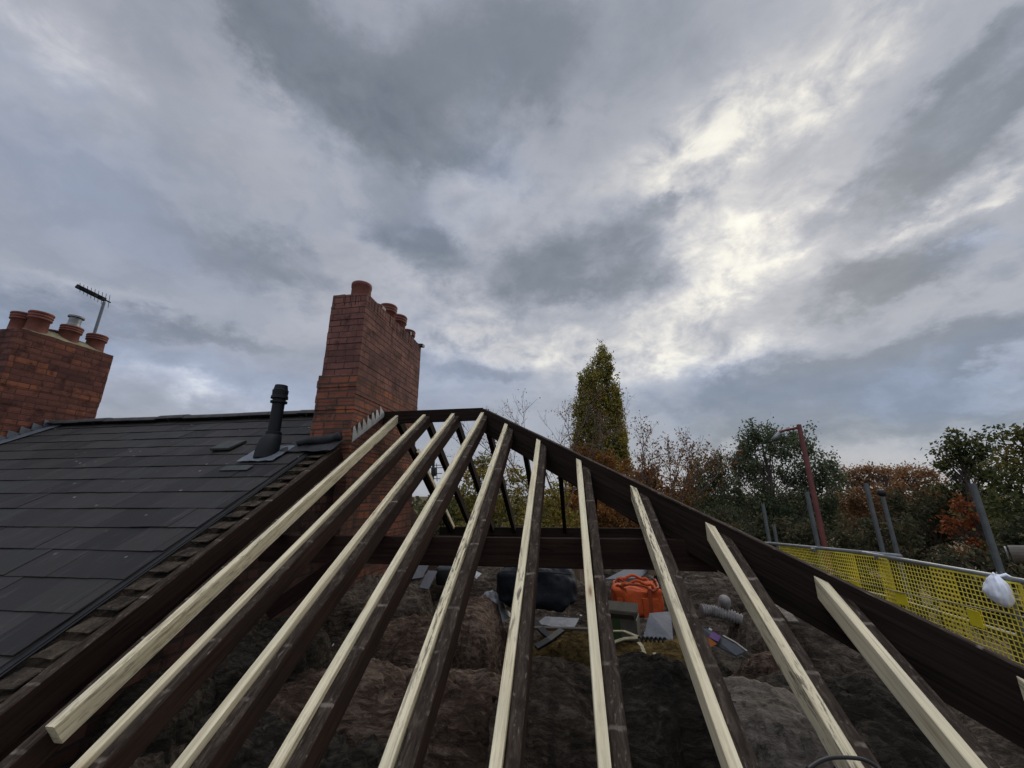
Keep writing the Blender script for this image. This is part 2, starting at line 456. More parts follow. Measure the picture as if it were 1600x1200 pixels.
class MB:
    def __init__(self):
        self.v, self.f, self.m = [], [], []

    def add(self, verts, faces, mi=0):
        o = len(self.v)
        self.v += [tuple(p) for p in verts]
        self.f += [tuple(i + o for i in f) for f in faces]
        if isinstance(mi, int):
            self.m += [mi] * len(faces)
        else:
            self.m += list(mi)

    def box(self, a, b, mi=0):
        (x0, y0, z0), (x1, y1, z1) = a, b
        vs = [(x0, y0, z0), (x1, y0, z0), (x1, y1, z0), (x0, y1, z0), (x0, y0, z1), (x1, y0, z1), (x1, y1, z1), (x0, y1, z1)]
        self.add(vs, [(0, 3, 2, 1), (4, 5, 6, 7), (0, 1, 5, 4), (1, 2, 6, 5), (2, 3, 7, 6), (3, 0, 4, 7)], mi)

    def obox(self, o, ax, ay, az, mi=0):
        """box from corner o with three edge vectors"""
        o, ax, ay, az = Vector(o), Vector(ax), Vector(ay), Vector(az)
        vs = [o, o + ax, o + ax + ay, o + ay, o + az, o + ax + az, o + ax + ay + az, o + ay + az]
        self.add(vs, [(0, 3, 2, 1), (4, 5, 6, 7), (0, 1, 5, 4), (1, 2, 6, 5), (2, 3, 7, 6), (3, 0, 4, 7)], mi)

    def prism(self, poly, ext, mi=0):
        ext = Vector(ext)
        n = len(poly)
        vs = [Vector(p) for p in poly] + [Vector(p) + ext for p in poly]
        fs = [tuple(range(n))[::-1], tuple(range(n, 2 * n))] + [(i, (i + 1) % n, n + (i + 1) % n, n + i) for i in range(n)]
        self.add(vs, fs, mi)

    def tube(self, pts, rad, n=8, mi=0, cap=True):
        pts = [Vector(p) for p in pts]
        if not hasattr(rad, '__len__'):
            rad = [rad] * len(pts)
        vs = []
        prev = None
        for i, p in enumerate(pts):
            t = (pts[min(i + 1, len(pts) - 1)] - pts[max(i - 1, 0)])
            if t.length < 1e-9:
                t = Vector((0, 0, 1))
            t.normalize()
            if prev is None:
                a = t.orthogonal().normalized()
            else:
                a = prev - t * prev.dot(t)
                a = a.normalized() if a.length > 1e-6 else t.orthogonal().normalized()
            prev = a
            b = t.cross(a)
            for k in range(n):
                w = 2 * PI * k / n
                vs.append(p + (a * math.cos(w) + b * math.sin(w)) * rad[i])
        fs = []
        for i in range(len(pts) - 1):
            for k in range(n):
                fs.append((i * n + k, i * n + (k + 1) % n, (i + 1) * n + (k + 1) % n, (i + 1) * n + k))
        if cap:
            fs.append(tuple(range(n))[::-1])
            fs.append(tuple((len(pts) - 1) * n + k for k in range(n)))
        self.add(vs, fs, mi)

    def lathe(self, prof, c=(0, 0, 0), n=24, mi=0, ax=None):
        """prof: list of (r, z)"""
        c = Vector(c)
        R = Matrix.Identity(3) if ax is None else Vector((0, 0, 1)).rotation_difference(Vector(ax)).to_matrix()
        vs = []
        for r, z in prof:
            for k in range(n):
                w = 2 * PI * k / n
                vs.append(c + R @ Vector((r * math.cos(w), r * math.sin(w), z)))
        fs = []
        for i in range(len(prof) - 1):
            for k in range(n):
                fs.append((i * n + k, i * n + (k + 1) % n, (i + 1) * n + (k + 1) % n, (i + 1) * n + k))
        self.add(vs, fs, mi)

    def build(self, name, mats, parent=None, smooth=False, matrix=None, bevel=0.0):
        me = bpy.data.meshes.new(name)
        me.from_pydata(self.v, [], self.f)
        if not isinstance(mats, (list, tuple)):
            mats = [mats]
        for m in mats:
            me.materials.append(m)
        me.polygons.foreach_set('material_index', self.m)
        if smooth:
            me.polygons.foreach_set('use_smooth', [True] * len(me.polygons))
        me.update()
        o = bpy.data.objects.new(name, me)
        COL.objects.link(o)
        if matrix is not None:
            o.matrix_local = matrix
        if parent is not None:
            o.parent = parent
            if matrix is None:
                q_, w_ = parent, Vector()
                while q_ is not None:
                    w_ += q_.location
                    q_ = q_.parent
                o.location = -w_      # vertices are given in world space
        if bevel:
            b = o.modifiers.new('bevel', 'BEVEL')
            b.width = bevel
            b.segments = 2
            b.limit_method = 'ANGLE'
        return o


def tag(o, label=None, cat=None, group=None, kind=None):
    if label:
        o['label'] = label
    if cat:
        o['category'] = cat
    if group:
        o['group'] = group
    if kind:
        o['kind'] = kind
    return o


def empty(name, loc, label, cat, group=None, kind=None):
    o = bpy.data.objects.new(name, None)
    o.empty_display_size = 0.1
    o.location = loc
    COL.objects.link(o)
    return tag(o, label, cat, group, kind)


def beam_mesh(L, w, h, top_mi=0, side_mi=0, n=14, jit=0.0, ch=0.004, skew1=0.0, skew0=0.0, drop1=0.0, seed=0, sag=0.0):
    """beam along local X, width along Y (centred), top at z=0"""
    r = random.Random(seed)
    hw = w / 2
    prof = [(-hw + ch, 0), (hw - ch, 0), (hw, -ch), (hw, -h + ch), (hw - ch, -h), (-hw + ch, -h), (-hw, -h + ch), (-hw, -ch)]
    mb = MB()
    vs = []
    ph = r.uniform(0, 100)
    for i in range(n + 1):
        t = i / n
        for k, (y, z) in enumerate(prof):
            x = L * t
            if i == n:
                x += y * skew1 + z * drop1
            if i == 0:
                x += -y * skew0
            jy = jz = 0.0
            if jit:
                q = Vector((L * t * 2.1 + ph, k * 3.1, 0))
                jy = noise.noise(q) * jit
                jz = noise.noise(q + Vector((0, 0, 9))) * jit
            vs.append((x, y + jy, z + jz - sag * 4 * t * (1 - t)))
    fs, ms = [], []
    for i in range(n):
        for k in range(8):
            fs.append((i * 8 + k, i * 8 + (k + 1) % 8, (i + 1) * 8 + (k + 1) % 8, (i + 1) * 8 + k)[::-1])
            ms.append(top_mi if k in (0, 1, 7) else side_mi)
    fs.append(tuple(range(8))); ms.append(side_mi)
    fs.append(tuple(n * 8 + k for k in range(8))[::-1]); ms.append(side_mi)
    mb.add(vs, fs, ms)
    return mb


def frame(p0, p1, up=(0, 0, 1)):
    """matrix with X along p0->p1, Z as near to up as possible"""
    p0, p1 = Vector(p0), Vector(p1)
    x = (p1 - p0).normalized()
    y = Vector(up).cross(x).normalized()
    z = x.cross(y)
    return Matrix(((x.x, y.x, z.x, p0.x), (x.y, y.y, z.y, p0.y), (x.z, y.z, z.z, p0.z), (0, 0, 0, 1))), (p1 - p0).length


def beam(name, p0, p1, w, h, mats, parent=None, up=(0, 0, 1), **kw):
    mt, L = frame(p0, p1, up)
    mb = beam_mesh(L, w, h, **kw)
    if parent is not None:
        mt = Matrix.Translation(-parent.location) @ mt
    return mb.build(name, mats, parent, matrix=mt)


# ------------------------------------------------------------------ roof framing
NRM = Vector((0, -ST, CT))
RIDGE_Y = 4.82
U = [-2.265, -1.925, -1.523, -1.133, -0.741, -0.337, 0.051, 0.471, 0.866, 1.2475, 1.68]
HIPU = -1.117
ordinal = ['first', 'second', 'third', 'fourth', 'fifth', 'sixth', 'seventh', 'eighth', 'ninth', 'tenth', 'eleventh']
rlabel = [
    'pale rafter nearest the big chimney, its new timber cut off short at the bottom left',
    'second rafter from the big chimney, a pale strip with reddish dark timber right of it',
    'third rafter from the big chimney, meeting the level ridge board left of its end',
    'rafter that meets the right end of the ridge board at the apex of the hip',
    'first rafter right of the apex, its grooved pale strip passing left of the navy bag',
    'nearly upright rafter in front of the navy bag, leaning slightly left downwards',
    'nearly upright rafter just left of the orange bag, leaning slightly right downwards',
    'rafter passing just right of the orange bag, its pale top marked by dark mould specks',
    'rafter ending on the hip board where the purlin stops, black cable over its foot',
    'short rafter near the yellow guards, pale on its left side, meeting the hip low down',
    'shortest rafter at the right edge of the picture, only its pale upper tip showing',
]
RTOP = [(622, 645), (660, 648), (706, 645), (752, 643), (788, 662), (838, 686), (900, 716), (985, 760), (1103, 818), (1272, 900), (1577, 1046)]
RBOT = [(70, 1135), (108, 1200), (265, 1200), (418, 1200), (590, 1200), (763, 1200), (935, 1200), (1140, 1200), (1330, 1200), (1520, 1200), None]
HIPC = HIPU + 0.036           # plan line of the hip board's middle
for i in range(11):
    r = random.Random(100 + i)
    hipped = i > 3
    pt_ = on_roof(*RTOP[i])
    if RBOT[i]:
        pb_ = on_roof(*RBOT[i])
    else:
        pb_ = pt_ + Vector((0, -1.0, -TANS))
    dirr = (pt_ - pb_) / (pt_.y - pb_.y)

    def left_edge(v):
        return pb_ + dirr * (v - pb_.y)
    v0 = pb_.y if i == 0 else 0.95 + r.uniform(-0.1, 0.1)
    v1 = RIDGE_Y - 0.028
    root = empty('rafter', left_edge(v0), rlabel[i], 'rafter', 'rafters on the slope facing the viewer')
    sk = 1 / CT if hipped else 0.0
    wn = 0.045
    gap = 0.007 if i in (6, 4) else 0.003
    wo = 0.060 + r.uniform(-0.004, 0.006)
    X_ = Vector((1, 0, 0))

    def end_v(off):
        """where a member whose middle is off to the right of the left edge meets ridge or hip"""
        v = RIDGE_Y - 0.028
        if hipped:
            for _ in range(4):
                v = RIDGE_Y - (left_edge(v).x + off - HIPC) - 0.036 + (0.045 if i == 10 else 0.0)
        return v
    va = end_v(wn / 2)
    beam('new_timber', left_edge(v0) + X_ * wn / 2, left_edge(va) + X_ * wn / 2, wn, 0.097, [M['new_dirty' if i in (4, 5, 7, 8) else 'new']], root, NRM,
         n=10, jit=0.002, ch=0.003, skew1=sk, seed=i, drop1=ST / CT)
    offo = (-gap - wo / 2) if i == 0 else (wn + gap + wo / 2)
    vb = end_v(offo)
    dn = NRM * (-0.026 + r.uniform(-0.006, 0.006))
    beam('old_timber', left_edge(0.62) + X_ * offo + dn, left_edge(vb) + X_ * offo + dn, wo, 0.118, [M['old_side'], M['old_top']], root, NRM, n=40, jit=0.007, ch=0.006,
         skew1=sk, seed=50 + i, top_mi=1, drop1=ST / CT)
    if i == 0:
        e0 = on_roof(62, 1163, -0.085)
        beam('packing_offcut', e0, e0 + Vector((0.0, CT, ST)) * 0.13, 0.035, 0.03, [M['new']], root, NRM, n=2, seed=77)

# old timber against the party wall, left of the first rafter
root = empty('wall_rafter', (-2.555, 0.6, roof_z(0.6)), 'dark old rafter running down beside the mortar strip of the party wall', 'rafter')
p0 = Vector((-2.555, 0.6, roof_z(0.6))) - NRM * 0.0
p1 = Vector((-2.555, 3.98, roof_z(3.98))) - NRM * 0.0
beam('old_timber', p0, p1, 0.065, 0.17, [M['purlin'], M['old_top']], root, NRM, n=30, jit=0.009, ch=0.006, seed=5, top_mi=1)

# ridge board
RZ = roof_z(RIDGE_Y)
o = beam('ridge_board', (-2.465, RIDGE_Y, RZ + 0.042), (-1.095, RIDGE_Y, RZ + 0.045), 0.05, 0.165, [M['hip']], None, (0, 0, 1), n=8, jit=0.003, seed=3)
tag(o, 'short dark level ridge board running from the big chimney to the apex of the hip', 'ridge board')
# near hip board
hd = Vector((1, -1, -TANS))
o = beam('hip_board', Vector((HIPC + 0.01, RIDGE_Y - 0.01, RZ + 0.03)), Vector((HIPC, RIDGE_Y, RZ + 0.025)) + hd * 4.15, 0.05, 0.285, [M['hip'], M['old_top']], None,
         (0, 0, 1), n=40, jit=0.006, seed=8, top_mi=1)
tag(o, 'deep dark hip board sloping from the apex towards the yellow guards, carrying the rafter tops', 'hip board')
# far hip board
hd2 = Vector((1, 1, -TANS))
o = beam('hip_board', Vector((HIPC + 0.02, RIDGE_Y + 0.03, RZ + 0.02)), Vector((HIPC, RIDGE_Y, RZ + 0.0)) + hd2 * 4.2, 0.05, 0.20, [M['hip']], None,
         (0, 0, 1), n=16, jit=0.006, seed=9)
tag(o, 'dark far hip board, seen below the near one and running away to the back corner', 'hip board')
# hip end jack rafter (middle one only, it shows under the hip)
# far slope rafters
farlab = ['first far rafter right of the big chimney, dark with a pale strip low down',
          'second far rafter, dark, slanting down behind the third near rafter',
          'third far rafter, dark, slanting down from the right end of the ridge board',
          'fourth far rafter, dark, under the top of the hip in front of the yellow tree',
          'fifth far rafter, dark and nearly upright, meeting the far hip left of the poplar',
          'sixth far rafter, short and dark, right behind the seventh near rafter',
          'seventh far rafter, a short dark stub just above the far beam']
for i, u in enumerate([-2.25, -1.85, -1.46, -1.06, -0.62, -0.15, 0.36]):
    v0 = RIDGE_Y + 0.03 if u < HIPU + 0.02 else RIDGE_Y + (u - HIPU) + 0.04
    z0 = RZ - TANS * (v0 - RIDGE_Y)
    v1 = 9.0
    root = empty('far_rafter', (u, v1, RZ - TANS * (v1 - RIDGE_Y)), farlab[i], 'rafter', 'rafters on the slope facing away')
    nr = Vector((0, ST, CT))
    p0 = Vector((u, v0, z0)) - nr * 0.02
    p1 = Vector((u, v1, RZ - TANS * (v1 - RIDGE_Y))) - nr * 0.02
    beam('old_timber', p0, p1, 0.065, 0.115, [M['hip']], root, nr, n=12, jit=0.005, seed=200 + i)
    if i == 0:
        q0 = p0 + (p1 - p0) * 0.14 + Vector((0.058, 0, 0)) + nr * 0.004
        q1 = p1 + Vector((0.058, 0, 0)) + nr * 0.004
        beam('new_timber', q0, q1, 0.03, 0.07, [M['new']], root, nr, n=8, jit=0.002, seed=220 + i)
# hip end jack rafters (run down towards the scaffold, behind the hip board)
# purlins
o = beam('purlin', (-2.46, 3.0, -0.300), (0.93, 3.0, -0.308), 0.09, 0.195, [M['purlin']], None, (0, 0, 1), n=24, jit=0.006, seed=21)
tag(o, 'thick reddish dark purlin crossing under the near rafters from the chimney wall to the hip', 'purlin')
o = beam('purlin', (-2.46, 7.38, -0.575), (1.60, 7.38, -0.585), 0.09, 0.2, [M['hip']], None, (0, 0, 1), n=16, jit=0.006, seed=22)
tag(o, 'almost black far purlin below the far rafters, seen just above the near purlin', 'purlin')
# brace below purlin
a = at_y(412, 948, 2.75); b = at_y(520, 872, 2.95)
o = beam('strut', a, b, 0.075, 0.10, [M['purlin']], None, (0, 0, 1), n=8, jit=0.006, seed=23)
tag(o, 'dark slanting strut below the left end of the purlin beside the brick wall', 'strut')

# ------------------------------------------------------------------ the house below the open roof
E = -6.6
root = empty('brick_house', (0.4, 4.8, E), 'brick house whose roof is stripped to bare rafters', 'house')
mb = MB()
mb.box((-2.5, 0.62, E), (3.3, 0.9, -1.75)); mb.build('front_wall', M['brick_loft'], root)
mb = MB()
mb.box((-2.5, 8.75, E), (3.3, 9.05, -1.75)); mb.build('back_wall', M['brick_loft'], root)
mb = MB()
mb.box((3.02, 0.9, E), (3.3, 8.75, -1.752)); mb.build('side_wall', M['brick_loft'], root)
for nm, p, q in (('wall_plate', (-2.5, 0.75, -1.65), (3.28, 0.75, -1.65)), ('wall_plate', (-2.5, 8.9, -1.65), (3.28, 8.9, -1.65)), ('wall_plate', (3.15, 0.85, -1.65), (3.15, 8.8, -1.65))):
    beam(nm, p, q, 0.1, 0.095, [M['purlin']], root, n=6, jit=0.004)
mb = MB()
mb.box((-2.5, 0.9, -1.80), (3.02, 8.75, -1.76))
mb.build('ceiling', M['card_dull'], root)

# party wall with mortar top and brick seen inside the loft
root = empty('party_wall', (-2.66, 2.5, E), 'brick party wall below the big chimney, its sloping mortared top left bare beside the slates', 'wall')
mb = MB()
prof = [(0.55, E), (9.0, E), (9.0, roof_z(2 * RIDGE_Y - 9.0) - 0.3), (6.0, RZ - TANS * (6.0 - RIDGE_Y) - 0.32), (5.7, RZ - TANS * 0.9 - 0.1), (4.82, RZ - 0.12), (0.55, roof_z(0.55) - 0.06)]
mb.prism([(-2.83, y, z) for y, z in prof][::-1], (0.235, 0, 0))
mb.build('wall_brickwork', M['brick_loft'], root)
# mortar bed: lumpy sheet
mb = MB()
nu, nv = 14, 150
vs = []
for j in range(nv + 1):
    v = 0.55 + (4.06 - 0.55) * j / nv
    for i in range(nu + 1):
        u = -2.83 + 0.245 * i / nu
        p = Vector((u, v, roof_z(v)))
        step = ((v - 0.03) / 0.2176) % 1.0
        h = -0.036 + 0.018 * noise.noise(p * 9) + 0.016 * noise.noise(p * 28)
        if i < 4:
            h += 0.028
        e = min(1, i / 1.5, (nu - i) / 1.5)
        p = p + NRM * (h - 0.09 * (1 - e))
        vs.append(p)
fs = []
for j in range(nv):
    for i in range(nu):
        a = j * (nu + 1) + i
        fs.append((a, a + 1, a + nu + 2, a + nu + 1))
mb.add(vs, fs)
def mat_mortarbed():
    m, nt, b = material('old_mortar_bed')
    v = nt.coords('Object', False)
    n = nt.noise(v, 9, 7, 0.7)
    n2 = nt.noise(v, 45, 5, 0.7)
    col = nt.ramp(n.outputs[0], [(0.32, (0.012, 0.010, 0.009)), (0.48, (0.038, 0.030, 0.023)), (0.6, (0.072, 0.054, 0.037)), (0.72, (0.046, 0.044, 0.044))])
    col = nt.mix(nt.maprange(n2.outputs[0], 0.58, 0.7, 0, 0.6), col, (0.15, 0.115, 0.085))
    col = nt.mix(nt.maprange(n2.outputs[0], 0.45, 0.3, 0, 0.8), col, (0.012, 0.01, 0.009))
    finish(nt, b, col, 0.95, nt.math('ADD', n.outputs[0], n2.outputs[0]), 0.9, 0.02, 0.1)
    return m
M['bed'] = mat_mortarbed()
mb.build('mortar_bed', M['bed'], root, smooth=True)
EXPO = 0.2176
for k in range(27):
    v = 0.62 + 0.1245 * k
    r = random.Random(k)
    p = Vector((-2.738 + r.uniform(-0.006, 0.006), v, roof_z(v))) + NRM * (0.016 + r.uniform(-0.003, 0.003))
    d = Vector((0, CT, ST))
    mb = MB()
    a_ = Vector((0.142 + r.uniform(-0.012, 0.004), r.uniform(-0.004, 0.004), 0))
    u_ = d * 0.118 - NRM * 0.026
    q = [p, p + a_ * 0.5 + d * r.uniform(-.003, .003), p + a_, p + a_ + u_, p + u_]
    mb.prism(q[::-1], -NRM * 0.008)
    mb.build('slate_offcut', M['bed'], root)

# ------------------------------------------------------------------ neighbouring slate roof
root = empty('terraced_house', (-5.4, 4.8, E), 'neighbouring terraced house with a dark slate roof between the two chimneys', 'house')
mb = MB()
d = Vector((0, CT, ST))
rs = random.Random(4)
UL, UR = -9.6, -2.815
nc = 21
vtop = RIDGE_Y - 0.02
for c in range(nc):
    vb = 0.33 + EXPO * c      # lower edge of the course
    L = min(0.47, (vtop - vb) / CT + 0.02)
    if L < 0.06:
        continue
    u = UL + (0.17 if c % 2 else 0.0) - 0.1
    while u < UR:
        w = 0.34
        u0, u1 = u + 0.0005, min(u + w - 0.0005, UR + rs.uniform(-0.004, 0.004))
        if u1 - u0 > 0.03:
            lift = rs.uniform(0, 0.003)
            sh = rs.uniform(-0.003, 0.003)
            tilt = rs.uniform(-0.003, 0.003)
            p = Vector((u0, vb, roof_z(vb))) + NRM * (0.034 + lift) + d * sh
            upv = d * L - NRM * (0.0155 * L / 0.47)
            a = Vector((u1 - u0, 0, 0)) + NRM * tilt + d * rs.uniform(-0.004, 0.004)
            # slightly chipped lower edge: six points
            q = [p, p + a * 0.5 + d * rs.uniform(-0.002, 0.004), p + a, p + a + upv, p + upv]
            t = -NRM * 0.006
            mb.prism(q[::-1], t)
        u += w
slate_part = mb.build('slate_roof', M['slate'], root)
# underlay and far slope
mb = MB()
mb.prism([(UL, 0.4, roof_z(0.4) - 0.03), (UL, RIDGE_Y, RZ - 0.03), (UL, 9.1, roof_z(0.54) - 0.03), (UL, 9.1, roof_z(0.54) - 0.12), (UL, RIDGE_Y, RZ - 0.12), (UL, 0.4, roof_z(0.4) - 0.12)], (UR - UL - 0.01, 0, 0))
mb.build('roof_deck', M['lead_dark'], root)
for nm, y0, y1 in (('front_wall', 0.6, 0.85), ('back_wall', 8.8, 9.05)):
    mb = MB(); mb.box((UL, y0, E), (-2.84, y1, -1.8)); mb.build(nm, M['brick_loft'], root)
# dark verge felt along the cut edge of the slates
mb = MB()
p = Vector((-2.822, 0.4, roof_z(0.4))) + NRM * 0.012
mb.obox(p, (0.05, 0, 0), d * 4.32, NRM * 0.006)
mb.obox(p + Vector((0.055, 0, -0.004)), (0.012, 0, 0), d * 4.25, NRM * 0.006)
mb.build('verge_felt', M['black'], root)
# ridge tiles
x = -9.6
k = 0
while x < -2.98:
    x1 = min(x + 0.455, -2.965)
    if not (-8.45 < x and x1 < -7.8):
        mb = MB()
        prof = []
        for a in range(9):
            w = PI * (0.12 + 0.76 * a / 8)
            prof.append((math.cos(w) * 0.13, math.sin(w) * 0.105))
        inner = [(y * 0.86, z * 0.86 - 0.004) for y, z in prof[::-1]]
        dz = rs.uniform(-0.006, 0.006)
        mb.prism([(x, RIDGE_Y + y, RZ + 0.005 + z + dz) for y, z in prof + inner], (x1 - x - 0.008, 0, rs.uniform(-0.005, 0.005)))
        mb.build('ridge_tile', M['ridge'], root)
    x += 0.455

# raised vent tile on the slates
root = empty('roof_vent', (-3.9, 3.95, roof_z(3.95)), 'low flat raised vent tile on the slates just left of the black flue pipe', 'roof vent')
p = on_roof(331, 711, 0.06)
p1 = on_roof(357, 711, 0.06)
mb = MB()
o3 = Vector((-4.02, 3.86, roof_z(3.86))) + NRM * 0.035
mb.obox(o3 + NRM * 0.018, (0.24, 0, 0), d * 0.26 - NRM * 0.02, NRM * 0.03)
mb.build('vent_cover', M['vent_tile'], root, bevel=0.006)
mb = MB()
mb.obox(o3 + Vector((0.012, 0, 0)) + d * 0.02 - NRM * 0.01, (0.216, 0, 0), d * 0.22, NRM * 0.03)
mb.build('vent_throat', M['black'], root)

# flue pipe
vp = Vector((-3.225, 3.80, roof_z(3.80) + 0.04))
root = empty('flue_pipe', vp, 'black plastic flue pipe standing through the slates left of the big chimney', 'flue pipe')
mb = MB()
o3 = Vector((-3.43, 3.62, roof_z(3.62))) + NRM * 0.052
nn = 10
vs = []; fs = []
for j in range(nn + 1):
    for i in range(nn + 1):
        q = o3 + Vector((0.42 * i / nn, 0, 0)) + d * (0.36 * j / nn)
        vs.append(q + NRM * (0.008 * noise.noise(q * 14) + 0.004))
for j in range(nn):
    for i in range(nn):
        a = j * (nn + 1) + i
        fs.append((a, a + 1, a + nn + 2, a + nn + 1))
mb.add(vs, fs)
mb.build('lead_slate', M['lead_blue'], root, smooth=True)
mb = MB()
mb.obox(vp + Vector((-0.245, -0.34, -0.225)) + NRM * 0.02, (0.31, 0, 0), d * 0.1, NRM * 0.006)
mb.build('patched_slate', M['vent_tile'], root)
mb = MB()   # slanted boot
ring = []
prof = [(0.115, -0.06, 0.10), (0.112, 0.03, 0.085), (0.105, 0.13, 0.05), (0.085, 0.19, 0.012), (0.07, 0.205, 0.0)]
for r_, z_, fwd in prof:
    ring.append([vp + Vector((math.cos(2 * PI * k / 20) * r_, math.sin(2 * PI * k / 20) * r_ - fwd * 0.6 + 0.0, z_)) for k in range(20)])
vs = [q for rg in ring for q in rg]
fs = [(i * 20 + k, i * 20 + (k + 1) % 20, (i + 1) * 20 + (k + 1) % 20, (i + 1) * 20 + k) for i in range(len(ring) - 1) for k in range(20)]
mb.add(vs, fs)
mb.build('boot', M['vent'], root, smooth=True)
mb = MB()
mb.lathe([(0.0, 0.0), (0.062, 0.0), (0.062, 0.56), (0.0, 0.56)], vp, 24); pipe = mb.build('pipe', M['vent'], root, smooth=False)
mb = MB()
mb.lathe([(0.064, 0.20), (0.078, 0.205), (0.078, 0.225), (0.064, 0.23)], vp, 24); mb.build('collar', M['vent'], pipe)
mb = MB()
mb.lathe([(0.062, 0.55), (0.085, 0.555), (0.085, 0.575), (0.066, 0.58), (0.066, 0.60), (0.088, 0.605), (0.085, 0.635), (0.078, 0.64), (0.082, 0.70), (0.074, 0.705), (0.064, 0.76), (0.0, 0.765)], vp, 24)
mb.build('cap', M['vent'], pipe)


# ------------------------------------------------------------------ chimneys
def pot_mesh(h, r, roll=True):
    mb = MB()
    if roll:
        prof = [(r * 1.04, 0), (r * 0.97, h * 0.62)]
        for zz, rr in ((0.64, 1.12), (0.68, 1.16), (0.72, 1.12), (0.74, 1.03), (0.77, 1.13), (0.81, 1.17), (0.85, 1.13), (0.87, 1.05), (0.90, 1.16), (0.95, 1.2), (1.0, 1.14), (1.0, 0.93)):
            prof.append((r * rr, h * zz))
    else:
        prof = [(r * 1.02, 0), (r, h * 0.8), (r * 1.05, h * 0.82), (r * 1.06, h * 0.96), (r * 1.03, h), (r * 0.9, h)]
    mb.lathe(prof, (0, 0, 0), 28)
    mb.lathe([(prof[-1][0], prof[-1][1]), (prof[-1][0] * 0.97, h * 0.2)], (0, 0, 0), 28, 1)
    mb.lathe([(prof[-1][0] * 0.97, h * 0.2), (0.001, h * 0.2)], (0, 0, 0), 28, 1)
    return mb


def add_pot(root, c, h, r, roll=True, tilt=(0, 0)):
    mt = Matrix.Translation(Vector(c) - root.location) @ Matrix.Rotation(tilt[0], 4, 'X') @ Matrix.Rotation(tilt[1], 4, 'Y')
    return pot_mesh(h, r, roll).build('chimney_pot', [M['terracotta'], M['soot']], root, smooth=True, matrix=mt)


def rough_stack(x0, x1, y0, y1, z0, z1, seed=0, jit=0.006, row=0.082):
    """brick shaft built in courses, each course a little out of line"""
    mb = MB()
    r = random.Random(seed)
    z = z0
    while z < z1 - 0.01:
        zt = min(z + row, z1)
        a, b, c, e = (r.uniform(-jit, jit) for _ in range(4))
        mb.box((x0 + a, y0 + b, z), (x1 + c * 0.6, y1 + e, zt))
        z = zt
    return mb


def soldier(mb, x0, x1, y0, y1, z0, z1, seed=0):
    """ring of bricks on end"""
    r = random.Random(seed)
    t = 0.105
    y = y0
    while y < y1 - 0.03:
        for xa, xb in ((x0, x0 + t), (x1 - t, x1)):
            g = r.uniform(-0.006, 0.007)
            mb.box((xa + g, y + 0.004, z0), (xb + g, min(y + 0.071, y1), z1 + r.uniform(-0.012, 0.012)))
        y += 0.075
    x = x0 + t
    while x < x1 - t - 0.02:
        for ya, yb in ((y0, y0 + t), (y1 - t, y1)):
            mb.box((x + 0.004, ya + r.uniform(-.004, .004), z0), (min(x + 0.071, x1 - t - 0.002), yb, z1 + r.uniform(-0.01, 0.01)))
        x += 0.075


CX0, CX1, CY0, CY1, CZ = -2.948, -2.472, 4.09, 5.96, 2.49
root = empty('chimney_stack', ((CX0 + CX1) / 2, (CY0 + CY1) / 2, 0.2), 'big red brick chimney stack standing at the head of the rafters', 'chimney')
rough_stack(CX0, CX1, CY0, CY1, 1.40, CZ - 0.155, 3, 0.003).build('shaft', M['brick'], root, bevel=0.004)
rough_stack(CX0 - 0.028, CX1 + 0.003, CY0 - 0.018, CY1 + 0.02, -1.7, 1.405, 4, 0.008, 0.092).build('base_brickwork', M['brick_low'], root, bevel=0.005)
mb = MB(); soldier(mb, CX0, CX1, CY0, CY1, CZ - 0.155, CZ, 6)
mb.build('soldier_course', M['brick'], root, bevel=0.004)
mb = MB()
mb.box((CX0 + 0.1, CY0 + 0.1, CZ - 0.2), (CX1 - 0.1, CY1 - 0.1, CZ - 0.045))
mb.build('flaunching', M['flaunch'], root)
xm = (CX0 + CX1) / 2
for yy, hh, rr, roll, du in ((4.30, 0.30, 0.125, False, 0.03), (4.66, 0.17, 0.10, False, 0.06), (5.00, 0.33, 0.115, True, 0.07), (5.36, 0.33, 0.115, True, 0.07), (5.74, 0.24, 0.11, True, 0.07)):
    add_pot(root, (xm + du, yy, CZ - 0.05), hh, rr, roll, (random.uniform(-.03, .03), random.uniform(-.02, .02)))
# stepped lead flashing on the right face
mb = MB()
for k in range(8):
    ya = CY0 + 0.005 + k * 0.095
    yb = ya + 0.115
    if yb > 4.86:
        break
    za, zb = roof_z(ya) - 0.01, roof_z(yb) - 0.01
    x = CX1 + 0.010 + 0.002 * k
    jr = random.uniform(-0.03, 0.02)
    mb.prism([(x, ya, za), (x, yb, zb), (x, yb, zb + 0.05 + jr), (x, yb - 0.03, zb + 0.07 + jr), (x, ya + 0.025, zb + 0.10 - jr), (x, ya - 0.004, zb + 0.125 + jr)], (0.004, 0, 0))
mb.build('stepped_flashing', M['lead'], root)
# pieces of old flashing on the far top edge
for o_, a_, b_, c_ in (((CX1 - 0.05, 5.9, CZ - 0.02), (0.09, 0.02, 0.0), (0.0, 0.1, 0.01), (0, 0, 0.05)),
                       ((CX1 - 0.02, 5.45, CZ - 0.0), (0.03, 0.01, 0.0), (0.0, 0.05, 0.01), (0, 0, 0.06)),
                       ((CX1 - 0.09, 4.55, CZ - 0.0), (0.06, 0.02, 0.02), (0.0, 0.10, 0.0), (0, 0, 0.05))):
    mb = MB(); mb.obox(o_, a_, b_, c_); mb.build('broken_slate', M['black'], root)

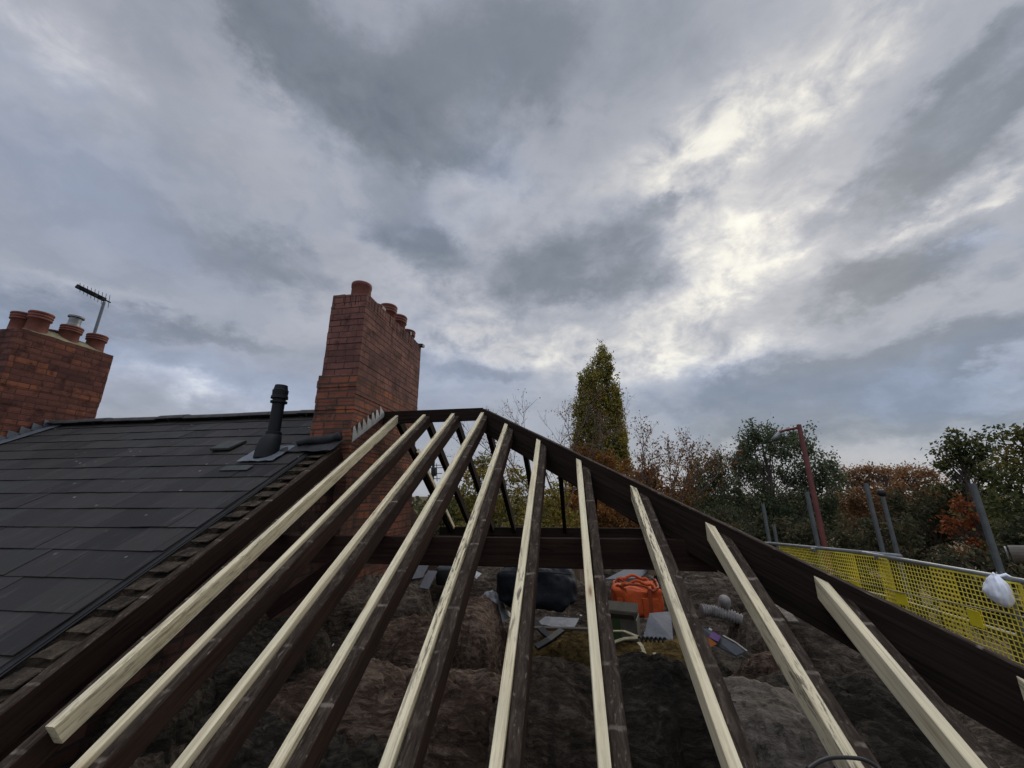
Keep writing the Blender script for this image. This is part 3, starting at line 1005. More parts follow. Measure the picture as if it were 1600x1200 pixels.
# roll of dark lead at the foot of the chimney
a = Vector((-2.98, 3.93, roof_z(3.93))) + NRM * 0.075
b = Vector((-2.54, 4.03, roof_z(4.03))) + NRM * 0.10
root = empty('lead_apron', a, 'rolled dark lead apron lying across the foot of the big chimney', 'lead flashing')
mb = MB()
pts = [a + (b - a) * t + NRM * 0.012 * math.sin(7 * t) for t in np.linspace(0, 1, 12)]
mb.tube(pts, [0.035 + 0.018 * noise.noise(Vector((t * 4, 1, 2))) + 0.022 * t for t in np.linspace(0, 1, 12)], 14)
mb.build('lead_roll', M['lead_dark'], root, smooth=True)
mb = MB()
n1, n2 = 16, 8
vs = []
for j in range(n2 + 1):
    for i in range(n1 + 1):
        q = Vector((-3.10 + 0.60 * i / n1, 3.80 + 0.25 * j / n2, 0))
        q.z = roof_z(q.y)
        vs.append(q + NRM * (0.055 + 0.022 * noise.noise(q * 8)))
mb.add(vs, [(j * (n1 + 1) + i, j * (n1 + 1) + i + 1, (j + 1) * (n1 + 1) + i + 1, (j + 1) * (n1 + 1) + i) for j in range(n2) for i in range(n1)])
mb.build('lead_skirt', M['lead_dark'], root, smooth=True)

# left chimney
LX0, LX1, LY0, LY1, LZ = -8.42, -7.90, 4.08, 5.30, 2.40
root = empty('chimney_stack', ((LX0 + LX1) / 2, (LY0 + LY1) / 2, 0.2), 'red brick chimney stack at the left edge with the aerial beside it', 'chimney')
rough_stack(LX0, LX1, LY0, LY1, 0.2, LZ, 13, 0.007, 0.09).build('shaft', M['brick_far'], root, bevel=0.005)
mb = MB()
nx, ny = 8, 14
vs = []
for j in range(ny + 1):
    for i in range(nx + 1):
        q = Vector((LX0 + (LX1 - LX0) * i / nx, LY0 + (LY1 - LY0) * j / ny, LZ))
        e = min(i, nx - i) / (nx / 2); e2 = min(1, min(j, ny - j) / 3)
        q.z += 0.14 * min(1, e * 1.3) * e2 + 0.012 * noise.noise(q * 9)
        vs.append(q)
mb.add(vs, [(j * (nx + 1) + i, j * (nx + 1) + i + 1, (j + 1) * (nx + 1) + i + 1, (j + 1) * (nx + 1) + i) for j in range(ny) for i in range(nx)])
mb.build('flaunching', M['flaunch'], root, smooth=True)
lp = [at_x(18, 510, -8.3), at_x(58, 508, -8.0), at_x(113, 518, -8.0), at_x(152, 545, -8.0)]
xm = (LX0 + LX1) / 2
for (u_, v_, h) in ((-8.26, 4.27, 0.30), (-8.06, 4.33, 0.33), (-8.07, 4.73, 0.28), (-8.07, 5.10, 0.28)):
    pot_ = add_pot(root, (u_, v_, LZ + 0.03), h, 0.118, True, (random.uniform(-.03, .03), random.uniform(-.03, .03)))
    if v_ == 4.73:
        cowl_pot = pot_
q = at_x(86, 520, xm - 0.1)
add_pot(root, (xm - 0.12, q.y, LZ + 0.04), 0.18, 0.1, False)
q = at_x(112, 520, xm + 0.08)
mb = MB()
mb.lathe([(0.0, 0), (0.085, 0.0), (0.08, 0.05), (0.075, 0.07), (0.075, 0.17), (0.10, 0.175), (0.10, 0.20), (0.0, 0.21)], (0, 0, 0), 20)
mb.build('flue_cowl', M['metal'], cowl_pot, matrix=Matrix.Translation((0, 0, 0.27)))
mb = MB()
for k in range(9):
    ya = LY0 + k * 0.115 - 0.1
    if ya > 4.75:
        break
    za = roof_z(ya)
    x = LX1 + 0.012
    mb.prism([(x, ya, za), (x, ya + 0.135, za + 0.084), (x, ya + 0.135, za + 0.15), (x, ya, za + 0.19)], (0.005, 0, 0))
mb.prism([(LX1, LY0 - 0.15, roof_z(LY0 - 0.15) + 0.055), (LX1 + 0.22, LY0 - 0.15, roof_z(LY0 - 0.15) + 0.055), (LX1 + 0.22, 4.8, roof_z(4.8) + 0.055), (LX1, 4.8, roof_z(4.8) + 0.055)], (0, 0, 0.004))
mb.build('stepped_flashing', M['lead_blue'], root)

# aerial
foot = at_x(147, 522, -8.05)
root = empty('tv_aerial', foot, 'black television aerial on a short mast above the left chimney', 'aerial')
mtop = at_x(166, 472, -8.05)
mtop.y = foot.y; mtop.x = foot.x; mtop.z = at_y(166, 472, foot.y).z
mb = MB(); mb.tube([foot - Vector((0, 0, 0.5)), mtop], 0.022, 10); mb.build('mast', M['alu'], root)
be0 = at_x(173, 473, -8.02); be1 = at_x(124, 449, -8.25)
mb = MB(); mb.tube([be0, be1], 0.013, 8)
bd = (be1 - be0).normalized()
mb.build('boom', M['black'], root)
perp = bd.cross(Vector((0, 0, 1))).normalized()
mb = MB()
for k in range(9):
    t = 0.06 + 0.92 * k / 8
    c = be0 + (be1 - be0) * t
    mb.tube([c - perp * (0.34 - 0.015 * k), c + perp * (0.34 - 0.015 * k)], 0.004, 5)
    upv = perp.cross(bd)
    if k > 1:
        mb.obox(c - perp * 0.03 - bd * 0.05 - upv * 0.03, perp * 0.06, bd * 0.10, upv * 0.06)
mb.build('elements', M['black'], root)


# ------------------------------------------------------------------ loft insulation and clutter
def turb(q):
    """creased, fluffy height"""
    h = 0.9 * noise.noise(q)
    h += 0.55 * (0.45 - abs(noise.noise(q * 1.9 + Vector((3, 1, 4)))) * 1.6)
    h += 0.32 * (0.4 - abs(noise.noise(q * 4.1 + Vector((7, 5, 2)))) * 1.6)
    h += 0.20 * noise.noise(q * 8.3) + 0.13 * noise.noise(q * 17) + 0.08 * noise.noise(q * 36)
    return h


def quilt(name, c, size, rot, seed, mat, amp=0.10, label='', cat='insulation', kind=None, group=None, tilt=0.0, nseg=34):
    """a torn piece of quilt: rumpled top, ragged outline, steep fluffy edges"""
    mb = MB()
    lx, ly, lz = size
    R = Matrix.Rotation(rot, 3, 'Z') @ Matrix.Rotation(tilt, 3, 'X')
    off = Vector((seed * 7.3, seed * 3.1, seed * 1.7))
    ns, nr = 96, 34
    vs = []
    for j in range(nr + 1):
        r = j / nr
        for i in range(ns):
            th = 2 * PI * i / ns
            ct, st = math.cos(th), math.sin(th)
            k = 1.0 / (abs(ct) ** 3.2 + abs(st) ** 3.2) ** (1 / 3.2)
            k *= 1 + 0.16 * noise.noise(Vector((ct * 1.7, st * 1.7, seed))) + 0.10 * noise.noise(Vector((ct * 5, st * 5, seed + 3))) + 0.05 * noise.noise(Vector((ct * 14, st * 14, seed)))
            rr = min(r / 0.80, 1.0)
            x, y = ct * k * rr * lx / 2, st * k * rr * ly / 2
            q = Vector((x * 2.4, y * 2.4, 0)) + off
            z = lz * 0.5 + amp * turb(q) * 0.8
            if r > 0.80:                       # the side going down
                t = (r - 0.80) / 0.20
                ts = t * t * (3 - 2 * t)
                z = (z - lz * 0.22) * (1 - ts) - lz * 0.7 * ts
                bulge = 0.16 * t + 0.04 * noise.noise(Vector((ct * 9, st * 9, t * 4 + seed)))
                x += ct * bulge; y += st * bulge
            else:
                z -= lz * 0.22 * rr ** 3
            vs.append(R @ Vector((x, y, z)))
    fs = [(j * ns + i, j * ns + (i + 1) % ns, (j + 1) * ns + (i + 1) % ns, (j + 1) * ns + i) for j in range(1, nr) for i in range(ns)]
    fs.append(tuple(ns + i for i in range(ns)))
    mb.add(vs, fs)
    o = mb.build(name, M[mat], None, smooth=True)
    o.location = c - Vector((0, 0, 0.05))
    return tag(o, label, cat, group, kind)


# base layer, one loose mass
mb = MB()
n1, n2 = 240, 320
vs = []
for j in range(n2 + 1):
    for i in range(n1 + 1):
        p = Vector((-2.48 + 5.5 * i / n1, 0.92 + 7.8 * j / n2, 0))
        q = p * 1.5
        h = 0.16 * turb(q)
        p.z = -1.42 + h
        vs.append(p)
mb.add(vs, [(j * (n1 + 1) + i, j * (n1 + 1) + i + 1, (j + 1) * (n1 + 1) + i + 1, (j + 1) * (n1 + 1) + i) for j in range(n2) for i in range(n1)])
o = mb.build('loft_insulation', M['quilt'], None, smooth=True)
tag(o, 'sooty brown loft insulation spread over the whole floor under the rafters', 'insulation', kind='stuff')

QG = 'insulation batts heaped in the loft'
def Q(px, py, z, size, rot, seed, mat, label, amp=0.1, tilt=0.0):
    c = at_z(px, py, z)
    return quilt('insulation_batt', c, size, rot, seed, mat, amp, label, 'insulation', None, QG, tilt, 44)

Q(585, 935, -1.12, (1.15, 0.9, 0.42), 0.3, 1, 'quilt', 'brown quilt heap between the third and fourth rafters, just below the grey boards', 0.11)
Q(640, 1010, -1.18, (0.9, 0.62, 0.36), -0.2, 2, 'quilt_pink', 'pinkish brown quilt fold between the fourth and fifth rafters halfway down', 0.10)
Q(742, 975, -1.08, (0.34, 0.75, 0.46), 0.1, 3, 'quilt_pink', 'upright pinkish brown batt right below the clear plastic bag', 0.06)
Q(560, 1090, -1.16, (1.05, 0.5, 0.32), 0.15, 4, 'quilt_pink', 'long pinkish quilt roll low down between the third and fifth rafters', 0.11)
Q(712, 1090, -1.14, (0.62, 0.42, 0.34), -0.25, 5, 'quilt_pink', 'creased brown quilt roll low down between the fifth and sixth rafters', 0.10)
Q(872, 1095, -1.12, (0.75, 0.6, 0.34), 0.1, 6, 'quilt', 'dark quilt roll low down between the sixth and seventh rafters', 0.11)
Q(1190, 1105, -1.05, (0.36, 0.42, 0.28), -0.2, 7, 'quilt_grey', 'pale grey cut batt between the eighth and ninth rafters', 0.05)
Q(1030, 1090, -1.10, (0.72, 0.7, 0.40), 0.2, 8, 'quilt_dark', 'dark sooty quilt mound below the yellow quilt, left of the pale grey batt', 0.12)
Q(1100, 912, -1.06, (1.0, 0.7, 0.40), 0.1, 9, 'quilt', 'brown fibre heap behind the white duct, right of the orange bag', 0.12)
Q(1270, 1000, -1.12, (0.9, 1.0, 0.40), 0.5, 10, 'quilt', 'brown quilt heap under the ninth and tenth rafters near the hip board', 0.14)
Q(1130, 1020, -1.16, (0.42, 0.36, 0.22), 0.4, 11, 'quilt_dark', 'flat dark fibre pad right of the purple printed packaging', 0.05)
Q(890, 1000, -1.10, (0.40, 0.30, 0.24), 0.0, 12, 'quilt_yellow', 'yellow brown quilt lump left of the seventh rafter', 0.08)
Q(1010, 1015, -1.12, (0.55, 0.34, 0.26), 0.2, 13, 'quilt_yellow', 'mustard yellow quilt bundle tied with pale straps below the orange bag', 0.08)
Q(400, 1010, -1.12, (0.9, 0.8, 0.36), 0.4, 14, 'quilt_dark', 'dark quilt heap by the brick wall under the first and second rafters', 0.13)
Q(1205, 1030, -1.04, (0.16, 0.18, 0.16), 0.3, 15, 'quilt_pink', 'small torn pinkish tuft right against the ninth rafter', 0.05)

Q(345, 1000, -1.16, (0.5, 0.7, 0.36), 0.3, 19, 'quilt', 'brown quilt heap showing between the first and second rafters halfway down', 0.10)
Q(235, 1085, -1.18, (0.6, 0.6, 0.36), 0.2, 20, 'quilt_dark', 'dark quilt heap below the cut end of the first rafter', 0.10)
Q(1330, 1130, -1.15, (0.8, 0.7, 0.34), 0.2, 16, 'quilt_dark', 'sooty quilt mound between the ninth and tenth rafters at the bottom', 0.12)
Q(800, 905, -1.2, (2.4, 1.2, 0.3), 0.0, 17, 'quilt', 'long brown quilt bank at the back of the loft below the purlin', 0.12)
Q(470, 1150, -1.24, (1.0, 0.5, 0.3), 0.2, 18, 'quilt_dark', 'sooty quilt mound at the bottom between the second and fourth rafters', 0.12)


def soft_box(mb, c, size, rot, seed, amp=0.02, n=10, mi=0, pw=0.25, taper=0.0):
    lx, ly, lz = size
    R = Matrix.Rotation(rot, 3, 'Z')
    ns = 4 * n
    nb = 2 * n
    sg = lambda x: math.copysign(abs(x) ** pw, x)
    off = Vector((seed * 5.1, seed * 2.3, seed))
    vs = []
    for j in range(nb + 1):
        ph = -PI / 2 + PI * j / nb
        for i in range(ns):
            th = 2 * PI * i / ns
            p = Vector((sg(math.cos(ph)) * sg(math.cos(th)) * lx / 2, sg(math.cos(ph)) * sg(math.sin(th)) * ly / 2, sg(math.sin(ph)) * lz / 2))
            k = 1 - taper * (p.z / lz + 0.5)
            p.x *= k; p.y *= k
            nv = Vector((p.x / lx, p.y / ly, p.z / lz)).normalized()
            p += nv * amp * (noise.noise(p * 6 + off) + 0.5 * noise.noise(p * 15 + off))
            vs.append(Vector(c) + R @ p)
    fs = [(j * ns + i, j * ns + (i + 1) % ns, (j + 1) * ns + (i + 1) % ns, (j + 1) * ns + i) for j in range(nb) for i in range(ns)]
    mb.add(vs, fs, mi)


# rubble and scraps, too many and too small to count
gr = random.Random(21)
mb = MB()
for k in range(1500):
    u = gr.uniform(-2.3, 2.4); v = gr.uniform(1.6, 7.0)
    q = Vector((u, v, 0)) * 1.5
    z = -1.42 + 0.16 * turb(q)
    sz = gr.uniform(0.006, 0.02) * (2.2 if gr.random() < 0.06 else 1)
    a_ = Vector((gr.uniform(-1, 1), gr.uniform(-1, 1), gr.uniform(-.5, .5))).normalized()
    b_ = a_.orthogonal().normalized(); c_ = a_.cross(b_)
    mb.obox((u, v, z + 0.012), a_ * sz * gr.uniform(0.8, 3.2), b_ * sz * gr.uniform(.6, 1.2), c_ * sz * gr.uniform(.3, .8), gr.choice((0, 0, 0, 1, 1, 2)))
tag(mb.build('loft_rubble', [M['mortar'], M['old_side'], M['paper']], None), 'fine rubble, splinters and scraps scattered over the loft insulation', 'rubble', kind='stuff')

# orange tool bag
bl = at_z(962, 968, -1.08); brt = at_z(1040, 972, -1.08)
cbag = (bl + brt) / 2
root = empty('tool_bag', cbag, 'bright orange fabric tool bag with carrying straps', 'bag')
bw = (brt - bl).length
mb = MB(); soft_box(mb, cbag + Vector((0.0, 0.13, 0.13)), (bw, 0.27, 0.27), 0.05, 1, 0.055, 16, 0, 0.32)
tool_body = mb.build('bag_body', M['orange'], root, smooth=True)
mb = MB()
pts = []
for k in range(49):
    w = 2 * PI * k / 48
    sx_, sy_ = math.copysign(abs(math.cos(w)) ** 0.5, math.cos(w)), math.copysign(abs(math.sin(w)) ** 0.5, math.sin(w))
    pts.append(cbag + Vector((bw * 0.46 * sx_, 0.13 + 0.12 * sy_, 0.262 + 0.022 * math.sin(3 * w + 1) + 0.012 * math.sin(7 * w))))
mb.tube(pts, 0.011, 8)
mb.build('rim', M['orange_dark'], root, smooth=True)
for sx in (-0.28, 0.24):
    mb = MB(); mb.obox(cbag + Vector((bw * sx - 0.017, -0.012, 0.0)), (0.034, 0, 0), (0, 0.008, 0), (0, -0.002, 0.26)); mb.build('strap', M['orange_dark'], tool_body)
for yy in (0.0, 0.25):
    mb = MB()
    pts = [cbag + Vector((bw * 0.32 * -math.cos(a), yy + 0.02 * math.sin(a), 0.255 + 0.05 * math.sin(a) ** 0.7 + 0.012 * math.sin(5 * a))) for a in np.linspace(0, PI, 14)]
    mb.tube(pts, 0.013, 8); mb.build('handle', M['orange'], root, smooth=True)
mb = MB(); mb.obox(cbag + Vector((-bw * 0.44, -0.012, 0.03)), (bw * 0.26, 0, 0), (0, 0.012, 0), (0, 0, 0.15)); mb.build('pocket', M['orange'], tool_body, bevel=0.004); mb = MB(); mb.obox(cbag + Vector((bw * 0.08, -0.012, 0.03)), (bw * 0.32, 0, 0), (0, 0.012, 0), (0, 0, 0.15))
mb.build('pocket', M['orange'], tool_body, bevel=0.004)

# navy holdall
a = at_z(772, 945, -1.02); b = at_z(906, 952, -1.02)
cn = (a + b) / 2
root = empty('holdall', cn, 'large dark navy holdall lying behind the sixth rafter', 'bag')
wn = (b - a).length
mb = MB(); soft_box(mb, cn + Vector((0, 0.2, 0.15)), (wn * 1.04, 0.44, 0.36), 0.0, 8, 0.06, 20, 0, 0.5, 0.12)
mb.build('bag_body', M['navy'], root, smooth=True)
mb = MB(); mb.tube([cn + Vector((-wn * 0.4, -0.02, 0.30)), cn + Vector((0, -0.025, 0.31)), cn + Vector((wn * 0.42, -0.015, 0.29))], 0.008, 6)
mb.build('piping', M['lead_dark'], root)

# clear plastic bag
c = at_z(765, 930, -0.98)
o = quilt('plastic_bag', c, (0.13, 0.12, 0.2), 0.3, 31, 'clear', 0.06, 'crumpled clear plastic bag left of the navy holdall', 'plastic bag')


def board(name, pts_px, z, thick, mat, label, cat, lift=None, group=None):
    """flat piece whose corners are given as pixels at given heights"""
    P = [at_z(px, py, zz) for (px, py), zz in zip(pts_px, z)]
    n = (P[1] - P[0]).cross(P[2] - P[0]).normalized()
    if n.z < 0:
        n = -n
    mb = MB(); mb.prism(P, -n * thick)
    o = mb.build(name, M[mat], None, bevel=0.0)
    return tag(o, label, cat, group)


BG = 'grey boards leaning in the loft'
board('grey_board', [(628, 907), (650, 880), (672, 879), (660, 902)], (-.98, -.84, -.84, -.97), 0.012, 'greybox', 'wide flat grey board leaning at the back left of the loft', 'board', group=BG)
board('grey_board', [(655, 918), (669, 891), (683, 892), (669, 920)], (-1.0, -.88, -.88, -1.0), 0.012, 'greybox', 'narrow grey board right of the wider grey board', 'board', group=BG)
root_c = at_z(690, 905, -1.0)
mb = MB(); soft_box(mb, root_c + Vector((0, 0.15, 0.02)), (0.22, 0.3, 0.2), 0.2, 8, 0.015, 6)
tag(mb.build('black_crate', M['black'], None, smooth=True), 'small black box in shade beside the narrow grey board', 'box')
board('plastic_sheet', [(560, 893), (566, 884), (600, 880), (590, 892)], (-.95, -.9, -.88, -.95), 0.01, 'paper', 'torn white sheet in the shade below the left part of the purlin', 'sheet')
board('plastic_sheet', [(735, 898), (742, 891), (752, 896), (744, 904)], (-.95, -.9, -.92, -.96), 0.008, 'paper', 'tiny white scrap left of the clear plastic bag', 'sheet')

# cardboard boxes
def open_box(px, py, z, size, rot, mat, label, tape=None):
    c = at_z(px, py, z)
    lx, ly, lz = size
    root = empty('cardboard_box', c, label, 'box')
    R = Matrix.Rotation(rot, 4, 'Z')
    mb = MB()
    t = 0.006
    mb.box((-lx / 2, -ly / 2, 0), (lx / 2, -ly / 2 + t, lz)); mb.box((-lx / 2, ly / 2 - t, 0), (lx / 2, ly / 2, lz))
    mb.box((-lx / 2, -ly / 2 + t, 0), (-lx / 2 + t, ly / 2 - t, lz)); mb.box((lx / 2 - t, -ly / 2 + t, 0), (lx / 2, ly / 2 - t, lz))
    mb.box((-lx / 2 + t, -ly / 2 + t, 0.001), (lx / 2 - t, ly / 2 - t, 0.008))
    mb.build('carton', M[mat], root, matrix=R)
    for s in (-1, 1):
        mb = MB()
        mb.obox((-lx / 2 + 0.01, s * ly / 2, lz), (lx - 0.02, 0, 0), (0, s * ly * 0.36, 0.05), (0, 0, 0.004))
        mb.build('flap', M[mat], root, matrix=R)
    if tape:
        mb = MB(); mb.box((-lx * 0.1, -ly / 2 - 0.002, 0.0), (lx * 0.1, -ly / 2 - 0.0005, lz)); mb.build('tape', M[tape], root, matrix=R)
    return root

open_box(968, 992, -1.06, (0.30, 0.2, 0.14), -0.25, 'card_dull', 'dirty cardboard carton with a green tape stripe below the orange bag', 'green')
open_box(918, 905, -1.0, (0.26, 0.22, 0.14), 0.3, 'card', 'beige cardboard carton behind the navy holdall at the back', None)
open_box(1030, 897, -1.0, (0.28, 0.24, 0.12), -0.5, 'card', 'beige open carton behind the orange bag near the purlin', None)
board('grey_folder', [(945, 905), (985, 885), (1015, 888), (1000, 903)], (-1.02, -.93, -.93, -1.0), 0.015, 'greybox', 'flat grey panel lying behind the orange bag', 'board')

# printed packaging
board('packaging_sheet', [(1005, 995), (1015, 958), (1048, 955), (1052, 1000)], (-1.05, -.92, -.92, -1.05), 0.006, 'greyplastic', 'crumpled grey plastic packaging in front of the orange bag', 'packaging')
root = empty('packaging_bag', at_z(1105, 1000, -1.0), 'plastic packaging with a purple and orange print right of the eighth rafter', 'packaging')
Pq = [at_z(px, py, z) for (px, py), z in (((1085, 990), -1.02), ((1092, 977), -.96), ((1168, 1016), -1.02), ((1150, 1024), -1.06))]
mb = MB(); mb.prism(Pq, (0, 0, -0.01)); mb.build('sleeve', M['greyplastic'], root)
up1 = Vector((0, 0, 0.004))
Pq = [at_z(px, py, z) + up1 for (px, py), z in (((1108, 996), -1.0), ((1113, 987), -.97), ((1127, 995), -.985), ((1122, 1004), -1.015))]
mb = MB(); mb.prism(Pq, (0, 0, -0.003)); mb.build('purple_print', M['purple'], root)
Pq = [at_z(px, py, z) + up1 * 1.5 for (px, py), z in (((1098, 997), -1.01), ((1108, 998), -1.0), ((1120, 1007), -1.02), ((1110, 1013), -1.05), ((1100, 1010), -1.05))]
mb = MB(); mb.prism(Pq, (0, 0, -0.005)); mb.build('orange_print', M['orange_print'], root)

# straps and cords over the yellow quilt
def strip(name, pts, w, mat, label, cat, group=None, t=0.006):
    P = [at_z(px, py, z) for px, py, z in pts]
    mb = MB()
    vs = []
    for i, p in enumerate(P):
        tv = (P[min(i + 1, len(P) - 1)] - P[max(i - 1, 0)]).normalized()
        s = tv.cross(Vector((0, -0.4, 1))).normalized() * w / 2
        n = s.cross(tv).normalized() * t / 2
        vs += [p - s - n, p + s - n, p + s + n, p - s + n]
    fs = [(0, 1, 2, 3)[::-1], tuple(4 * (len(P) - 1) + k for k in range(4))]
    for i in range(len(P) - 1):
        for k in range(4):
            fs.append((4 * i + k, 4 * i + (k + 1) % 4, 4 * i + 4 + (k + 1) % 4, 4 * i + 4 + k))
    mb.add(vs, fs)
    return tag(mb.build(name, M[mat], None), label, cat, group)


SG = 'pale straps on the yellow quilt'
strip('strap', [(998, 1004, -.93), (1003, 1010, -.93), (1010, 1030, -.97), (1014, 1050, -1.02)], 0.022, 'rope', 'longer pale strap hanging over the mustard quilt bundle', 'strap', SG)
strip('strap', [(1022, 1020, -.95), (1027, 1030, -.97), (1031, 1045, -1.0)], 0.022, 'rope', 'shorter pale strap right of the longer one on the mustard quilt', 'strap', SG)
strip('strap', [(955, 986, -.95), (975, 986, -.92), (1000, 996, -.92)], 0.018, 'rope', 'upper flat yellow strap running sideways to the knot by the seventh rafter', 'strap', SG)
strip('strap', [(955, 1005, -.97), (975, 998, -.94), (1000, 996, -.92)], 0.022, 'rope', 'lower flat yellow strap running sideways to the knot by the seventh rafter', 'strap', SG)
mb = MB()
P0 = at_z(998, 998, -.92); P1 = at_z(1040, 1000, -.92)
pts = [P0 + (P1 - P0) * t + Vector((0, 0.012 * math.cos(t * 40), 0.012 * math.sin(t * 40))) for t in np.linspace(0, 1, 60)]
mb.tube(pts, 0.006, 6)
tag(mb.build('twisted_rope', M['lead_dark'], None, smooth=True), 'twisted dark rope lying over the mustard quilt bundle', 'rope')
strip('bent_strip', [(832, 968, -1.0), (850, 988, -1.02), (866, 1000, -1.03)], 0.05, 'black', 'black bent plastic strip left of the yellow quilt lump', 'strip', 'black strips', 0.02)
strip('bent_strip', [(838, 1012, -1.05), (858, 1000, -1.02), (878, 985, -1.0)], 0.045, 'black', 'second black strip crossing the first near the sixth rafter', 'strip', 'black strips', 0.02)
board('plastic_sheet', [(838, 974), (852, 963), (905, 966), (895, 985)], (-1.03, -1.0, -1.0, -1.04), 0.01, 'clear', 'crumpled grey white sheet below the navy holdall', 'sheet')
board('timber_offcut', [(832, 982), (833, 978), (925, 980), (925, 984)], (-1.02, -1.0, -1.0, -1.02), 0.02, 'card_dull', 'thin dull batten lying below the navy holdall', 'batten')
strip('stick', [(608, 1022, -.98), (622, 1003, -.94), (637, 983, -.9)], 0.012, 'old_side', 'thin dark stick stuck in the quilt between the fourth and fifth rafters', 'stick', None, 0.01)
strip('plastic_tube', [(1130, 994, -.96), (1150, 1005, -.97), (1167, 1018, -1.0)], 0.012, 'duct', 'thin pale plastic tube right of the purple print', 'tube', None, 0.012)
strip('torn_sheet', [(1212, 942, -.86), (1224, 952, -.86), (1240, 972, -.9)], 0.07, 'quilt_grey', 'torn pale membrane beside the hip board right of the ninth rafter', 'sheet', None, 0.01)

# white flexible duct
root = empty('flexible_duct', at_z(1120, 955, -1.0), 'dusty white corrugated duct hose right of the orange bag', 'duct')
P0 = at_z(1096, 953, -.97); P1 = at_z(1158, 962, -.99)
N = 90
pts = [P0 + (P1 - P0) * t + Vector((0, 0.02 * math.sin(4 * t), -0.03 * t * t)) for t in np.linspace(0, 1, N)]
mb = MB(); mb.tube(pts, [(0.044 + 0.006 * math.sin(i * 1.05)) * (1 + 0.25 * noise.noise(Vector((i * 0.08, 3, 1)))) for i in range(N)], 16); mb.build('hose', M['duct'], root, smooth=True)
P0 = at_z(1132, 940, -.90); dv = Vector((-0.15, -0.8, 0.6)).normalized()
pts = [P0 + dv * (0.10 * t) for t in np.linspace(-1, 0.4, 30)]
mb = MB(); mb.tube(pts, [0.043 + 0.005 * math.sin(i * 1.05) for i in range(30)], 18); mb.build('hose_end', M['duct'], root, smooth=True)

# cable across the foot of the ninth rafter
pts = [at_y(px, py, v) for px, py, v in ((1262, 1202, 1.62), (1280, 1190, 1.66), (1300, 1184, 1.69), (1330, 1184, 1.70), (1352, 1188, 1.70), (1372, 1200, 1.69), (1384, 1216, 1.66))]
fine = []
for i in range(len(pts) - 1):
    for t in np.linspace(0, 1, 6, endpoint=False):
        p_1 = pts[max(i - 1, 0)]; p_2 = pts[i]; p_3 = pts[i + 1]; p_4 = pts[min(i + 2, len(pts) - 1)]
        fine.append(0.5 * ((2 * p_2) + (p_3 - p_1) * t + (2 * p_1 - 5 * p_2 + 4 * p_3 - p_4) * t * t + (3 * p_2 - p_1 - 3 * p_3 + p_4) * t ** 3))
mb = MB(); mb.tube(fine, 0.006, 8)
tag(mb.build('cable', M['black'], None, smooth=True), 'black cable looped over the foot of a rafter at the bottom right', 'cable')

# ------------------------------------------------------------------ scaffold on the right
RAILU = 3.6
railpts = [at_x(1372, 868, RAILU), at_x(1600, 909, RAILU)]
near = railpts[1] + (railpts[1] - railpts[0]) * 1.1
farp = at_x(1203, 849, RAILU)
midp = railpts[0]
mb = MB(); mb.tube([midp + Vector((0.0, 0.25, -0.006)), railpts[1], near], 0.0242, 14)
tag(mb.build('guard_rail', M['metal'], None, smooth=True), 'nearer grey scaffold rail tube above the yellow guards, with the white bag hung on it', 'scaffold tube', 'scaffold rails')
mb = MB(); mb.tube([farp + (farp - midp) * 0.02, midp + Vector((0.03, -0.3, 0.035))], 0.0242, 14)
tag(mb.build('guard_rail', M['metal'], None, smooth=True), 'farther grey scaffold rail tube above the yellow guards, ending at the far corner', 'scaffold tube', 'scaffold rails')


def rail_z(v):
    if v < midp.y:
        t = (v - near.y) / (midp.y - near.y)
        return near.z + (midp.z - near.z) * t
    t = (v - midp.y) / (farp.y - midp.y)
    return midp.z + (farp.z - midp.z) * t


mb = MB(); mb.tube([(RAILU + 0.06, v, rail_z(v) - 0.47) for v in (1.8, 4.0, 5.6, 8.3)], 0.0242, 12)
tag(mb.build('guard_rail', M['metal_dark'], None, smooth=True), 'middle scaffold rail tube running behind the yellow guards', 'scaffold tube', 'scaffold rails')
mb = MB(); mb.tube([farp, farp + Vector((-0.9, 0.15, 0.01))], 0.0242, 12)
tag(mb.build('guard_rail', M['metal'], None, smooth=True), 'short scaffold rail turning left at the far corner of the yellow guards', 'scaffold tube', 'scaffold rails')

